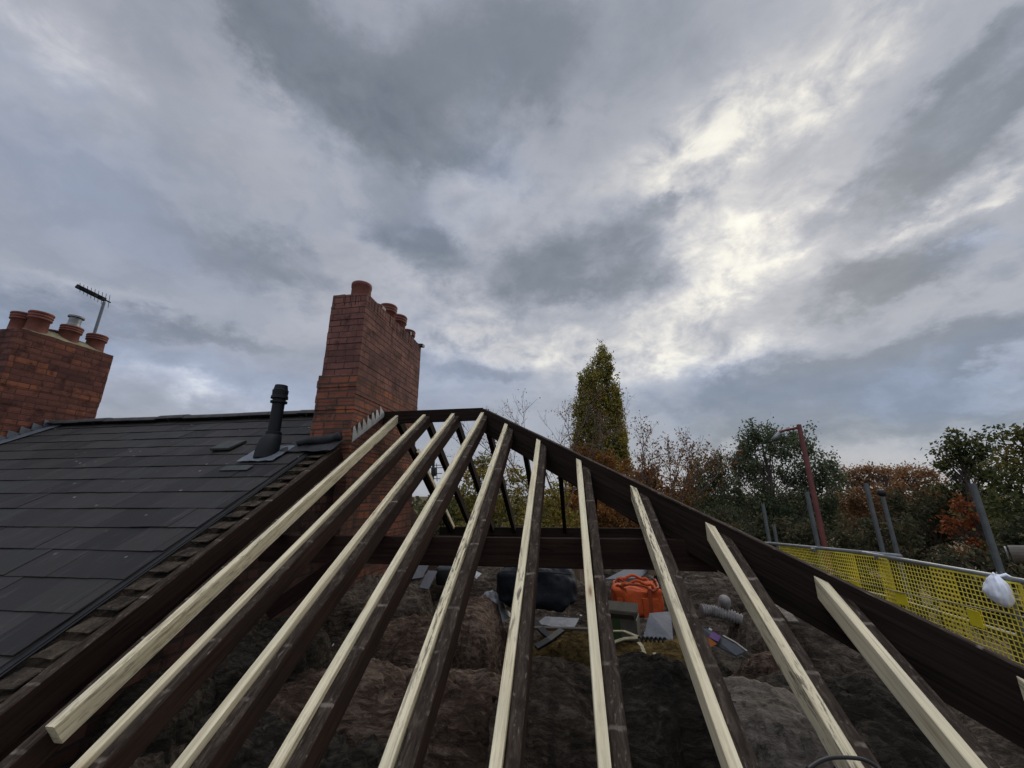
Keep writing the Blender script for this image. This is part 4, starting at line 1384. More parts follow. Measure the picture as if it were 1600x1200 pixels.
# standards
stand = [((1192, 787), (1203, 850), 0.0, 'thin far scaffold pole at the corner where the yellow guards begin', 0.75),
         ((1208, 820), (1214, 848), 0.0, 'short stub of scaffold pole just right of the far corner pole', 0.7),
         ((1262, 768), (1279, 857), 0.0, 'grey green scaffold pole standing just left of the red lamp post', 0.0),
         ((1352, 755), (1382, 872), 0.0, 'taller grey scaffold pole in front of the round autumn tree', 0.0),
         ((1522, 755), (1565, 897), 0.0, 'thick nearest scaffold pole by the white bag', 0.0)]
for (t_, b_, du, lab, fx) in stand:
    u = RAILU + 0.055
    pb = at_x(b_[0], b_[1], u)
    if fx:
        pb = at_x(b_[0], b_[1], RAILU + 0.2 if fx > 0.72 else RAILU + 0.6)
    pt = at_y(t_[0], t_[1], pb.y)
    rr = 0.0242 if pb.y < 6.5 else 0.03
    root = empty('scaffold_pole', (pb.x, pb.y, E), lab, 'scaffold pole', 'upright scaffold poles')
    mb = MB(); mb.lathe([(rr, E), (rr, pt.z), (rr * 0.85, pt.z), (rr * 0.85, pt.z - 0.2)], (pb.x, pb.y, 0), 16)
    mb.build('tube', M['metal_dark'], root, smooth=False)
    if not fx:
        mb = MB()
        zc = rail_z(pb.y)
        mb.box((RAILU - 0.032, pb.y - 0.035, zc - 0.034), (RAILU + 0.095, pb.y + 0.03, zc - 0.0))
        mb.tube([(RAILU, pb.y - 0.05, zc - 0.02), (RAILU, pb.y + 0.05, zc - 0.02)], 0.031, 10)
        mb.tube([(pb.x, pb.y, zc - 0.06), (pb.x, pb.y, zc + 0.03)], 0.032, 10)
        mb.tube([(RAILU + 0.03, pb.y - 0.03, zc + 0.0), (RAILU + 0.03, pb.y - 0.03, zc + 0.045)], 0.008, 6)
        mb.build('coupler', M['metal'], root)

# yellow mesh guards
spans = [(7.98, 6.05, 'farthest yellow mesh guard panel at the corner by the stub pole'),
         (6.36, 5.42, 'second yellow mesh guard panel from the far corner, left of the autumn tree pole'),
         (5.62, 4.66, 'middle yellow mesh guard panel below the tall pole by the autumn tree'),
         (4.86, 4.02, 'yellow mesh guard panel under the white carrier bag'),
         (4.08, 2.9, 'nearest yellow mesh guard panel at the right edge of the picture')]
HG = 1.0
for k, (va, vb, lab) in enumerate(spans):
    u = RAILU + (0.0 if k % 2 else 0.035) - 0.03
    root = empty('mesh_guard', (u, (va + vb) / 2, rail_z((va + vb) / 2) - HG), lab, 'safety guard', 'yellow mesh guards')
    mb = MB()
    pitch = 0.041
    t = 0.0064
    nvs = int((va - vb) / pitch)
    for i in range(nvs + 1):
        v = vb + (va - vb) * i / nvs
        z1 = rail_z(v) - 0.02
        ww = t * (2.0 if i in (0, nvs) else 1.0)
        mb.obox((u, v - ww / 2, z1 - HG), (0.004, 0, 0), (0, ww, 0), (0, 0, HG))
    nh = int(HG / pitch)
    for j in range(nh + 1):
        ww = t * (2.2 if j in (0, nh) else 1.0)
        dz = HG * j / nh
        za, zb = rail_z(va) - 0.02 - dz, rail_z(vb) - 0.02 - dz
        vs = [(u - 0.0012, va, za), (u - 0.0012, vb, zb)]
        if va > midp.y > vb:
            vs = [(u - 0.0012, va, za), (u - 0.0012, midp.y, rail_z(midp.y) - 0.02 - dz), (u - 0.0012, vb, zb)]
        for q, q2 in zip(vs[:-1], vs[1:]):
            q, q2 = Vector(q), Vector(q2)
            mb.obox(q - Vector((0, 0, ww / 2)), q2 - q, (0.0046, 0, 0), (0, 0, ww))
    mb.build('mesh', M['yellow'], root)
tags = [((1332, 907), (1341, 925)), ((1403, 923), (1417, 947)), ((1516, 952), (1533, 981))]
par = [o for o in COL.objects if o.name.startswith('mesh_guard')]
tagpar = []
for (a_, b_) in tags:
    pa = at_x(a_[0], a_[1], RAILU - 0.045); pb = at_x(b_[0], b_[1], RAILU - 0.045)
    best = min(par, key=lambda o: abs(o.location.y - pa.y))
    mb = MB(); mb.box((RAILU - 0.052, pb.y - 0.035, pb.z), (RAILU - 0.045, pa.y + 0.035, pa.z))
    mb.build('tag_plate', M['yellow_tag'], best)
mb = MB()
mb.tube([at_x(px, py, RAILU - 0.06) for px, py in ((1215, 866), (1290, 886), (1340, 908), (1400, 924), (1470, 938), (1530, 950), (1590, 962), (1640, 976))], 0.006, 6)
tag(mb.build('tie_rope', M['rope'], None, smooth=True), 'thin pale rope running along the middle of the yellow guards', 'rope')
# short stub behind the guards
root_b = at_x(1436, 978, RAILU + 0.05); root_t = at_x(1421, 944, RAILU + 0.05)
mb = MB(); mb.tube([root_b + (root_b - root_t) * 3, root_t], 0.028, 12)
tag(mb.build('scaffold_stub', M['metal_dark'], None), 'short slanting grey tube end behind the yellow guards beside a yellow tag', 'scaffold tube')

# white carrier bag on the rail
c = at_x(1556, 916, RAILU - 0.06)
root = empty('carrier_bag', c, 'knotted white plastic carrier bag hanging from the scaffold rail', 'carrier bag')
mb = MB()
ns, nb = 36, 22
vs = []
prof = [(0.0, -0.135), (0.05, -0.13), (0.085, -0.105), (0.098, -0.06), (0.092, -0.01), (0.072, 0.04), (0.045, 0.075), (0.022, 0.095), (0.018, 0.108)]
for j in range(nb + 1):
    t = j / nb * (len(prof) - 1)
    i0 = min(int(t), len(prof) - 2); fr = t - i0
    r_ = prof[i0][0] * (1 - fr) + prof[i0 + 1][0] * fr
    z_ = prof[i0][1] * (1 - fr) + prof[i0 + 1][1] * fr
    for i in range(ns):
        w = 2 * PI * i / ns
        pleat = 0.13 * math.sin(w * 11 + 2 * math.sin(w * 2) + 3 * z_ / 0.1) * (0.35 + 0.65 * j / nb)
        dd = 1 + pleat + 0.26 * noise.noise(Vector((math.cos(w) * 2, math.sin(w) * 2, z_ * 14))) + 0.14 * noise.noise(Vector((math.cos(w) * 5, math.sin(w) * 5, z_ * 34)))
        vs.append(c + Vector((math.cos(w) * r_ * dd * 0.62, math.sin(w) * r_ * dd * 0.98 - 0.02 * (z_ + 0.1) / 0.2, z_ - 0.005 + 0.02 * math.sin(w) * (0.1 - z_) * 4)))
mb.add(vs, [(j * ns + i, j * ns + (i + 1) % ns, (j + 1) * ns + (i + 1) % ns, (j + 1) * ns + i) for j in range(nb) for i in range(ns)])
mb.build('bag', M['white_bag'], root, smooth=True)
mb = MB()
k0 = c + Vector((0, -0.0, 0.098))
zr = rail_z(c.y)
mb.tube([k0, Vector((RAILU - 0.035, c.y - 0.02, zr + 0.01)), Vector((RAILU, c.y - 0.05, zr + 0.033)), Vector((RAILU + 0.03, c.y - 0.06, zr + 0.01)), Vector((RAILU + 0.005, c.y - 0.03, zr - 0.035)), k0], [0.016, 0.013, 0.013, 0.012, 0.012, 0.014], 8)
mb.build('handle', M['white_bag'], root, smooth=True)

# roll of felt on brackets at the right edge
c0_ = at_x(1580, 866, 4.4); 
root = empty('felt_roll', c0_, 'grey brown roll of roofing felt with a curled end at the right edge', 'felt roll')
dirv = Vector((0.75, -0.62, 0.07)).normalized()
mb = MB()
mb.tube([c0_, c0_ + dirv * 1.2], 0.085, 18)
mb.build('roll', M['felt'], root, smooth=False)
mb = MB()
a1 = dirv.cross(Vector((0, 0, 1))).normalized(); b1 = a1.cross(dirv).normalized()
pts = []
for s in np.linspace(0, 1, 40):
    w = s * 2.2 * 2 * PI
    rr = 0.02 + 0.045 * s
    pts.append(c0_ - dirv * 0.02 - a1 * 0.105 + (a1 * math.cos(w) + b1 * math.sin(w)) * rr)
mb.tube(pts, 0.007, 6)
mb.build('curl', M['lead'], root, smooth=True)
mb = MB(); mb.tube([c0_ + dirv * 0.25 - Vector((0, 0, 0.085)), c0_ + dirv * 0.27 - Vector((0, 0, 1.2))], 0.024, 10); mb.build('prop', M['metal_dark'], root)

# red lamp post
D = 17.0
pt = at_dist(1248, 663, D)
root = empty('street_lamp', (pt.x, pt.y, E), 'dark red lamp column with a thin curved arm, in front of the birch', 'street lamp')
mb = MB(); mb.lathe([(0.12, E), (0.12, E + 1.2), (0.09, E + 1.3), (0.072, pt.z - 0.01), (0.0, pt.z)], (pt.x, pt.y, 0), 16); mb.build('column', M['red'], root)
ap = [at_dist(px, py, D) for px, py in ((1247, 668), (1238, 670), (1227, 672), (1218, 675), (1212, 680))]
mb = MB(); mb.tube(ap, [0.06, 0.05, 0.05, 0.045, 0.04], 8); arm_ = mb.build('arm', M['red'], root, smooth=True)
mb = MB(); mb.tube([ap[-2] + Vector((0, 0, -0.02)), ap[-1] + Vector((0, 0, -0.06)), ap[-1] + Vector((-0.15, 0, -0.16))], [0.06, 0.09, 0.05], 8); mb.build('lantern', M['metal'], arm_, smooth=True)
# second lamp with round black head
D = 14.0
pt = at_dist(1379, 776, D)
root = empty('street_lamp', (pt.x, pt.y, E), 'slim grey pole with a round black head right of the tall scaffold pole', 'street lamp')
mb = MB(); mb.lathe([(0.06, E), (0.045, pt.z)], (pt.x, pt.y, 0), 12); mb.build('column', M['metal_dark'], root)
mb = MB(); 
mb.lathe([(0.001, -0.09), (0.06, -0.075), (0.09, -0.02), (0.09, 0.03), (0.06, 0.08), (0.001, 0.09)], (pt.x, pt.y, pt.z + 0.09), 16); mb.build('lantern', M['black'], root, smooth=True)

# distant aerial seen between the far rafters
D = 14.0
pt = at_dist(674, 748, D)
root = empty('tv_aerial', (pt.x, pt.y, pt.z - 1.0), 'distant aerial with level bars seen between the far rafters beside the brickwork', 'aerial')
mb = MB(); mb.tube([Vector((pt.x, pt.y, E)), at_dist(678, 712, D)], 0.05, 8); mb.build('mast', M['black'], root)
mb = MB()
sd = Vector((1, 0.1, 0)).normalized()
for yy, w in ((727, 0.45), (731, 0.5), (740, 0.42), (748, 0.36)):
    c = at_dist(672, yy, D); mb.tube([c - sd * w, c + sd * w], 0.013, 5)
for xx in (664, 670, 682):
    mb.tube([at_dist(xx, 724, D), at_dist(xx + 1, 752, D)], 0.012, 5)
mb.build('bars', M['black'], root)
mb = MB(); soft_box(mb, at_dist(678, 737, D), (0.16, 0.16, 0.3), 0, 3, 0.01, 5); mb.build('amplifier_box', M['black'], root, smooth=True)


# ------------------------------------------------------------------ trees
def leaf_mesh(name, pts, size, tint, mat, parent, elong=1.5, droop=0.0, seed=0):
    g = np.random.default_rng(seed)
    n = len(pts)
    a = g.normal(size=(n, 3)); a[:, 2] -= droop * 2
    a /= np.linalg.norm(a, axis=1)[:, None]
    b = g.normal(size=(n, 3))
    b -= a * (a * b).sum(1)[:, None]
    b /= np.linalg.norm(b, axis=1)[:, None]
    s = size * g.uniform(0.6, 1.35, n)
    a *= (s * elong / 2)[:, None]
    b *= (s / 2)[:, None]
    V = np.empty((n, 4, 3))
    V[:, 0] = pts - a
    V[:, 1] = pts + b * 0.9 - a * 0.1
    V[:, 2] = pts + a
    V[:, 3] = pts - b * 0.9 + a * 0.1
    me = bpy.data.meshes.new(name)
    me.vertices.add(4 * n)
    me.vertices.foreach_set('co', V.reshape(-1))
    me.loops.add(4 * n)
    me.loops.foreach_set('vertex_index', np.arange(4 * n, dtype=np.int32))
    me.polygons.add(n)
    me.polygons.foreach_set('loop_start', np.arange(0, 4 * n, 4, dtype=np.int32))
    me.polygons.foreach_set('loop_total', np.full(n, 4, dtype=np.int32))
    me.materials.append(mat)
    me.update(calc_edges=True)
    at = me.attributes.new('tint', 'FLOAT', 'FACE')
    at.data.foreach_set('value', np.asarray(tint, dtype=np.float32))
    o = bpy.data.objects.new(name, me)
    COL.objects.link(o)
    if parent is not None:
        o.parent = parent
        o.location = -parent.location
    return o


def limb(mb, p0, p1, r0, r1, wob, n=5, sides=6):
    p0, p1 = Vector(p0), Vector(p1)
    L = (p1 - p0).length
    pts = []
    for i in range(n + 1):
        t = i / n
        q = p0 + (p1 - p0) * t
        q += Vector((random.uniform(-1, 1), random.uniform(-1, 1), random.uniform(-0.5, 0.5))) * wob * L * (0 if i in (0, n) else 1)
        q.z += 0.12 * L * math.sin(PI * t) * 0.5
        pts.append(q)
    mb.tube(pts, [r0 + (r1 - r0) * i / n for i in range(n + 1)], sides, 0, False)


def tree(name, label, cat, pxl, pxr, pyt, pyb, D, prof, leafmat, nclump, perclump, lsize, csize, seed, group=None, trunk_r=0.2, shell=0.5, droop=0.0, lean=0.0, depth=1.0, upr=0.35, barkm='bark', tint_top=0.0):
    random.seed(seed)
    g = np.random.default_rng(seed)
    pm = (pxl + pxr) / 2
    py0 = (pyt + pyb) / 2
    base = at_dist(pm, py0, D)
    hw = (at_dist(pxr, py0, D) - at_dist(pxl, py0, D)).length / 2
    zt = at_dist(pm, pyt, D).z
    zb = at_dist(pm, pyb, D).z
    root = empty(name, (base.x, base.y, E), label, cat, group)
    H = zt - zb
    cent, tints = [], []
    # main lobes make the outline uneven
    nl = max(5, nclump // 9)
    lobes = []
    for k in range(nl):
        t = g.uniform(0.05, 0.98)
        w = g.uniform(0, 2 * PI)
        lobes.append((t, w, g.uniform(0.75, 1.15)))
    for k in range(nclump):
        t = (k + g.uniform()) / nclump
        t = t ** 0.9
        w = g.uniform(0, 2 * PI)
        rr = prof(t) * hw
        lob = 0.80
        for (lt, lw, la) in lobes:
            dw = (w - lw + PI) % (2 * PI) - PI
            lob = max(lob, la * math.exp(-((t - lt) / 0.14) ** 2 - (dw / 0.7) ** 2))
        f = shell + (1 - shell) * g.uniform() ** 0.6
        if g.uniform() < 0.18:
            f *= 0.5
        r_ = rr * f * lob
        cent.append((base.x + r_ * math.cos(w) + lean * t, base.y + r_ * math.sin(w) * depth, zb + H * t * (0.97 + 0.05 * g.uniform())))
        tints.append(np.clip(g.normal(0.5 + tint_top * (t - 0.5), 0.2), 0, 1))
    cent = np.array(cent)
    pts, tt = [], []
    for c, ti in zip(cent, tints):
        m = int(perclump * g.uniform(0.6, 1.4))
        sp = csize * g.uniform(0.65, 1.35)
        q = g.normal(size=(m, 3)) * np.array([sp, sp, sp * (0.75 + droop)])
        q[:, 2] -= droop * sp * 0.8 * np.abs(q[:, 0]) / sp
        pts.append(c + q)
        tt.append(np.clip(ti + g.normal(0, 0.12, m), 0, 1))
    leaf_mesh('crown', np.concatenate(pts), lsize, np.concatenate(tt), leafmat, root, 1.6, droop, seed)
    mb = MB()
    top = Vector((base.x + lean * 0.8, base.y, zb + H * 0.82))
    n = 9
    tp = []
    for i in range(n + 1):
        t = i / n
        q = Vector((base.x, base.y, E)).lerp(top, t) + Vector((random.uniform(-1, 1), random.uniform(-1, 1), 0)) * 0.12 * (0 < i < n)
        tp.append(q)
    mb.tube(tp, [trunk_r * (1.25 if i == 0 else 1) * (1 - 0.9 * i / n) + 0.012 for i in range(n + 1)], 9, 0, False)
    for c in cent[::max(1, len(cent) // 60)]:
        c = Vector(c)
        zz = max(E + 1.5, c.z - upr * H * random.uniform(0.5, 1.3) - math.hypot(c.x - base.x, c.y - base.y) * 0.35)
        t = min(0.97, max(0.05, (zz - E) / (top.z - E)))
        i = min(n - 1, int(t * n))
        s = tp[i].lerp(tp[i + 1], t * n - i)
        limb(mb, s, c, 0.02 + trunk_r * 0.34 * (1 - t * 0.7), 0.012, 0.06)
    mb.build('trunk', M[barkm], root, smooth=True)
    return root


def rnd(t):
    return math.sqrt(max(0.02, 1 - (2 * t - 0.9) ** 2 / 1.25)) if t < 0.95 else 0.42


def flame(t):
    return 0.55 + 0.47 * math.sin(min(1, t / 0.35) * PI / 2) * 1.0 - max(0, (t - 0.35) / 0.65) ** 1.25 * 0.93


def domed(t):
    return (0.75 + 0.25 * min(1, t / 0.3)) if t < 0.55 else math.sqrt(max(0.03, 1 - ((t - 0.55) / 0.47) ** 2))


def cone(t):
    return 0.25 + 0.75 * (1 - t) ** 0.7


def lobed(name, label, cat, D, lobes, leafmat, lsize, cov, seed, group=None, trunk_r=0.2, shell=0.35, droop=0.0, csize=0.3, barkm='bark', nlimb=50, deep=0.8, up=0.0):
    """tree whose crown is a cluster of leafy lobes (px, py, rx, ry in picture units at distance D)"""
    random.seed(seed)
    g = np.random.default_rng(seed)
    cxm = sum(l[0] * l[2] for l in lobes) / sum(l[2] for l in lobes)
    base = at_dist(cxm, 760, D)
    root = empty(name, (base.x, base.y, E), label, cat, group)
    pts, tt, cents = [], [], []
    wide = (at_dist(max(l[0] for l in lobes), 760, D) - at_dist(min(l[0] for l in lobes), 760, D)).length / 2 + 0.5
    fwd = Vector((base.x, base.y, 0)).normalized()
    for (px, py, rx, ry) in lobes:
        c = at_dist(px, py, D)
        mx = (at_dist(px + rx, py, D) - c).length
        mz = (at_dist(px, py - ry, D) - c).length
        offc = (Vector((c.x, c.y, 0)) - Vector((base.x, base.y, 0))).length
        dmax = max(0.3, math.sqrt(max(0.1, wide ** 2 - min(offc, wide * 0.95) ** 2)) * deep)
        c = c + fwd * g.uniform(-0.75, 0.75) * dmax
        my = mx * 0.95
        ncl = max(10, int(10 * mx * mz / csize ** 2 * 0.55))
        nleaf = PI * mx * mz * cov * 2.3 / (lsize ** 2 * 0.75)
        per = nleaf / ncl
        side = Vector((fwd.y, -fwd.x, 0))
        ltint = g.normal(0.5, 0.13)
        for k in range(ncl):
            v = g.normal(size=3); v /= np.linalg.norm(v)
            f = (shell + (1 - shell) * g.uniform() ** 0.5) * (1 + 0.22 * g.normal() * (g.uniform() < 0.35))
            cc = c + side * (v[0] * mx * f) + fwd * (v[1] * my * f) + Vector((0, 0, v[2] * mz * f))
            cents.append(cc)
            m = max(2, int(per * g.uniform(0.4, 1.6)))
            sp = csize * g.uniform(0.5, 1.15) * 0.62
            q = g.normal(size=(m, 3)) * np.array([sp, sp, sp * (0.8 + 1.2 * droop + up)])
            q[:, 2] -= droop * sp * 1.2
            pts.append(q + np.array(cc))
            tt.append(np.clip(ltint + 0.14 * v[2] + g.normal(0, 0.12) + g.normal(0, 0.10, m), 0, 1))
    leaf_mesh('crown', np.concatenate(pts), lsize, np.concatenate(tt), leafmat, root, 1.6, droop, seed)
    mb = MB()
    zt = max(c.z for c in cents)
    zl = min(c.z for c in cents)
    top = Vector((base.x, base.y, zt - 0.12 * (zt - zl)))
    n = 9
    tp = []
    for i in range(n + 1):
        t = i / n
        tp.append(Vector((base.x, base.y, E)).lerp(top, t) + Vector((random.uniform(-1, 1), random.uniform(-1, 1), 0)) * 0.15 * (0 < i < n))
    mb.tube(tp, [trunk_r * (1.25 if i == 0 else 1) * (1 - 0.9 * i / n) + 0.012 for i in range(n + 1)], 9, 0, False)
    for c in random.sample(cents, min(len(cents), nlimb)):
        zz = max(E + 1.2, c.z - 0.35 * (zt - zl) * random.uniform(0.3, 1.2) - math.hypot(c.x - base.x, c.y - base.y) * (0.35 + up))
        t = min(0.95, max(0.05, (zz - E) / (top.z - E)))
        i = min(n - 1, int(t * n))
        limb(mb, tp[i].lerp(tp[i + 1], t * n - i), c, 0.015 + trunk_r * 0.16 * (1 - t * 0.7), 0.008, 0.06)
    mb.build('trunk', M[barkm], root, smooth=True)
    return root


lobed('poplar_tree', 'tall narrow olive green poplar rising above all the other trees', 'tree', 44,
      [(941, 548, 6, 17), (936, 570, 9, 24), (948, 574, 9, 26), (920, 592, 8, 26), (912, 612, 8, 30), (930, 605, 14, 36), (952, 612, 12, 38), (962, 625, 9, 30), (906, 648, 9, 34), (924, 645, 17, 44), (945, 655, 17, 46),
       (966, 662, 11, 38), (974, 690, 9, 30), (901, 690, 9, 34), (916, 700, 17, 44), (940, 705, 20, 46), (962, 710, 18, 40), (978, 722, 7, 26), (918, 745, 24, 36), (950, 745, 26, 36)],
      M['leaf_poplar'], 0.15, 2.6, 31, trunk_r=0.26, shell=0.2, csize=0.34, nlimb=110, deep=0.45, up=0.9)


# bare branching trees
def bare(name, label, base, height, spread, seed, dirs, depth=5, leaf=None, leafn=0, r0=0.14, group=None):
    rr = random.Random(seed)
    root = empty(name, (base.x, base.y, E), label, 'tree', group)
    mb = MB()
    tips = []

    def grow(p, dv, L, r, dep):
        n = 4
        pts = [p]
        q = p.copy(); dd = dv.copy()
        for i in range(n):
            dd = (dd + Vector((rr.uniform(-1, 1), rr.uniform(-1, 1), rr.uniform(-0.6, 0.9))) * 0.16).normalized()
            q = q + dd * L / n
            pts.append(q.copy())
        mb.tube(pts, [max(0.009, r * (1 - 0.42 * i / n)) for i in range(n + 1)], 5 if dep > 2 else 4, 0, False)
        if dep <= 2:
            tips.extend(pts[1:])
        if dep == 0:
            return
        k = 3 if dep > 1 else 4
        for j in range(k):
            i = n if j == 0 else rr.randint(1, n)
            nd = (dd + Vector((rr.uniform(-1, 1), rr.uniform(-1, 1), rr.uniform(-0.35, 0.8))) * (0.35 if j == 0 else 0.85)).normalized()
            grow(pts[i], nd, L * rr.uniform(0.58, 0.82), r * (0.58 if j else 0.6), dep - 1)
    b0 = Vector((base.x, base.y, E))
    th = height * 0.42
    mb.tube([b0, b0 + Vector((0.05, 0, th * 0.5)), b0 + Vector((0, 0.05, th))], [r0 * 1.3, r0 * 1.1, r0], 8, 0, False)
    for dv in dirs:
        grow(b0 + Vector((0, 0.05, th * rr.uniform(0.8, 1.0))), Vector(dv).normalized(), height * 0.27 * spread, r0 * 0.62, depth - 1)
    mb.build('trunk', M['twig'], root, smooth=True)
    if leaf:
        g = np.random.default_rng(seed)
        tp = np.array([tuple(t) for t in tips])
        idx = g.integers(0, len(tp), leafn)
        leaf_mesh('crown', tp[idx] + g.normal(size=(leafn, 3)) * 0.16, 0.10, g.uniform(0, 1, leafn), leaf, root, 1.4, 0, seed)
    return root


b = at_dist(878, 700, 30); 
bare('bare_tree', 'bare grey twigged tree just left of the tall poplar', b, 13.8, 1.0, 41, [(-0.45, 0.1, 1), (0.05, -0.1, 1.1), (-0.9, -0.2, 0.75), (0.35, 0.3, 0.9)], 5, M['leaf_rust'], 1300)
b = at_dist(1000, 760, 27)
bare('bare_tree', 'half bare tree leaning right beyond the hip, between the poplar and the birch', b, 9.4, 1.15, 47, [(0.8, 0.0, 1.0), (1.0, 0.15, 0.7), (0.25, 0.1, 1.1), (0.6, -0.3, 0.5)], 5, M['leaf_rust'], 4200)
lobed('rust_tree', 'rust brown leafed tree at the foot of the tall poplar', 'tree', 32,
      [(908, 716, 20, 20), (935, 722, 26, 22), (965, 738, 28, 24), (985, 765, 24, 24), (905, 750, 30, 28), (945, 765, 34, 28), (970, 800, 40, 34), (900, 800, 40, 40)],
      M['leaf_rust'], 0.12, 2.0, 33, trunk_r=0.18, csize=0.4, nlimb=60)
lobed('rust_tree', 'low orange brown tree left of the small dark bushy tree', 'tree', 30,
      [(1000, 750, 20, 20), (1022, 748, 16, 16), (1005, 775, 24, 22), (1030, 772, 22, 20), (1050, 785, 24, 24), (1075, 800, 22, 28), (1020, 815, 34, 34), (1065, 835, 34, 34)],
      M['leaf_rust'], 0.13, 1.7, 34, trunk_r=0.14, csize=0.36)
lobed('bushy_tree', 'small dark green bushy tree left of the birch', 'tree', 36,
      [(1090, 738, 13, 18), (1080, 755, 13, 16), (1098, 762, 15, 24), (1080, 790, 22, 28), (1100, 820, 28, 34)],
      M['leaf_birch'], 0.15, 1.9, 35, trunk_r=0.15, csize=0.36)
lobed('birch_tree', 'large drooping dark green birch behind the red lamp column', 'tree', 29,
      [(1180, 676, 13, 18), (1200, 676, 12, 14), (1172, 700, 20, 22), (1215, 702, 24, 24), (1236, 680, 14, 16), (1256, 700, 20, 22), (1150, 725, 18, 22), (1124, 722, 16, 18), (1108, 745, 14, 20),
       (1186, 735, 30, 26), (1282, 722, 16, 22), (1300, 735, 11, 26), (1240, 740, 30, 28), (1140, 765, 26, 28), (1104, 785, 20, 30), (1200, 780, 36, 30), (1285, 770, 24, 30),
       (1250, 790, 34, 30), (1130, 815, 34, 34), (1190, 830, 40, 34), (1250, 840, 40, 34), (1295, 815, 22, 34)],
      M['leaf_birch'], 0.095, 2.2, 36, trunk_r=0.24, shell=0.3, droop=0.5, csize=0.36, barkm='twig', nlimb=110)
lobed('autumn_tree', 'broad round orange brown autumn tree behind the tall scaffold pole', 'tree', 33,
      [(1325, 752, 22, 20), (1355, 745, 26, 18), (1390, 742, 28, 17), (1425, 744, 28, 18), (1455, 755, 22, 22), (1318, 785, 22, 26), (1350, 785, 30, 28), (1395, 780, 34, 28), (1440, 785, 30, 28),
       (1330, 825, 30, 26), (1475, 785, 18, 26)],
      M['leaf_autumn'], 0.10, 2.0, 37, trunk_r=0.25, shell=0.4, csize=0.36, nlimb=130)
lobed('autumn_tree', 'dull brown thinning bush beneath the right half of the round autumn tree', 'tree', 30,
      [(1395, 825, 30, 26), (1440, 830, 32, 28), (1480, 820, 22, 26), (1420, 862, 40, 26), (1375, 860, 30, 26)],
      M['leaf_brown'], 0.095, 1.5, 57, trunk_r=0.12, shell=0.3, csize=0.3, nlimb=120)
lobed('red_tree', 'small orange red tree left of the nearest scaffold pole', 'tree', 24,
      [(1500, 785, 15, 14), (1512, 800, 16, 14), (1488, 815, 16, 11), (1505, 825, 20, 14), (1478, 828, 10, 8), (1528, 820, 16, 14), (1530, 850, 14, 14), (1515, 866, 20, 13), (1542, 868, 14, 12)],
      M['leaf_red'], 0.085, 1.3, 38, trunk_r=0.08, shell=0.3, csize=0.22, nlimb=70)
lobed('broad_tree', 'tall dark green tree with yellow tips rising right of the autumn tree', 'tree', 27,
      [(1496, 684, 18, 15), (1475, 702, 17, 12), (1510, 700, 22, 18), (1535, 694, 18, 16), (1470, 726, 15, 12), (1495, 732, 24, 20), (1530, 730, 24, 22), (1485, 762, 22, 20), (1525, 775, 34, 28), (1550, 750, 24, 26), (1540, 820, 34, 34)],
      M['leaf_green'], 0.098, 2.0, 39, trunk_r=0.24, shell=0.35, csize=0.34, nlimb=90)
lobed('broad_tree', 'tall dark green tree filling the right edge of the picture', 'tree', 22,
      [(1560, 690, 18, 14), (1585, 680, 20, 14), (1575, 715, 28, 22), (1615, 690, 26, 22), (1560, 745, 22, 22), (1600, 745, 32, 28), (1650, 720, 40, 34), (1575, 790, 34, 30), (1625, 800, 44, 40), (1680, 780, 44, 50), (1590, 840, 44, 36), (1660, 860, 50, 50)],
      M['leaf_green'], 0.088, 1.7, 40, trunk_r=0.26, shell=0.35, csize=0.32, nlimb=90)
lobed('yellow_tree', 'yellow green tree seen between the far rafters just right of the aerial', 'tree', 24,
      [(760, 720, 15, 15), (742, 742, 18, 18), (770, 748, 20, 20), (732, 775, 22, 20), (765, 785, 26, 22), (745, 820, 40, 30)],
      M['leaf_yellow'], 0.115, 1.6, 42, trunk_r=0.15, shell=0.35, csize=0.3)
lobed('yellow_tree', 'golden brown tree seen between the far rafters under the hip', 'tree', 22,
      [(805, 745, 16, 16), (830, 770, 20, 16), (800, 785, 22, 20), (855, 785, 24, 18), (875, 770, 16, 14), (830, 815, 40, 26), (880, 815, 30, 26)],
      M['leaf_yellow'], 0.11, 1.5, 43, trunk_r=0.15, shell=0.35, csize=0.28)
lobed('yellow_tree', 'bronze tree seen low between the two hip boards', 'tree', 25,
      [(910, 785, 20, 16), (940, 800, 24, 20), (975, 810, 24, 20), (920, 830, 40, 26), (975, 840, 34, 26)],
      M['leaf_rust'], 0.12, 1.6, 44, trunk_r=0.15, shell=0.35, csize=0.3)
lobed('bushy_tree', 'dark green bush seen low between the second and third far rafters', 'tree', 26,
      [(690, 785, 16, 16), (710, 800, 20, 18), (670, 805, 22, 20), (690, 835, 36, 26)],
      M['leaf_green'], 0.12, 1.8, 45, trunk_r=0.12, shell=0.3, csize=0.3)

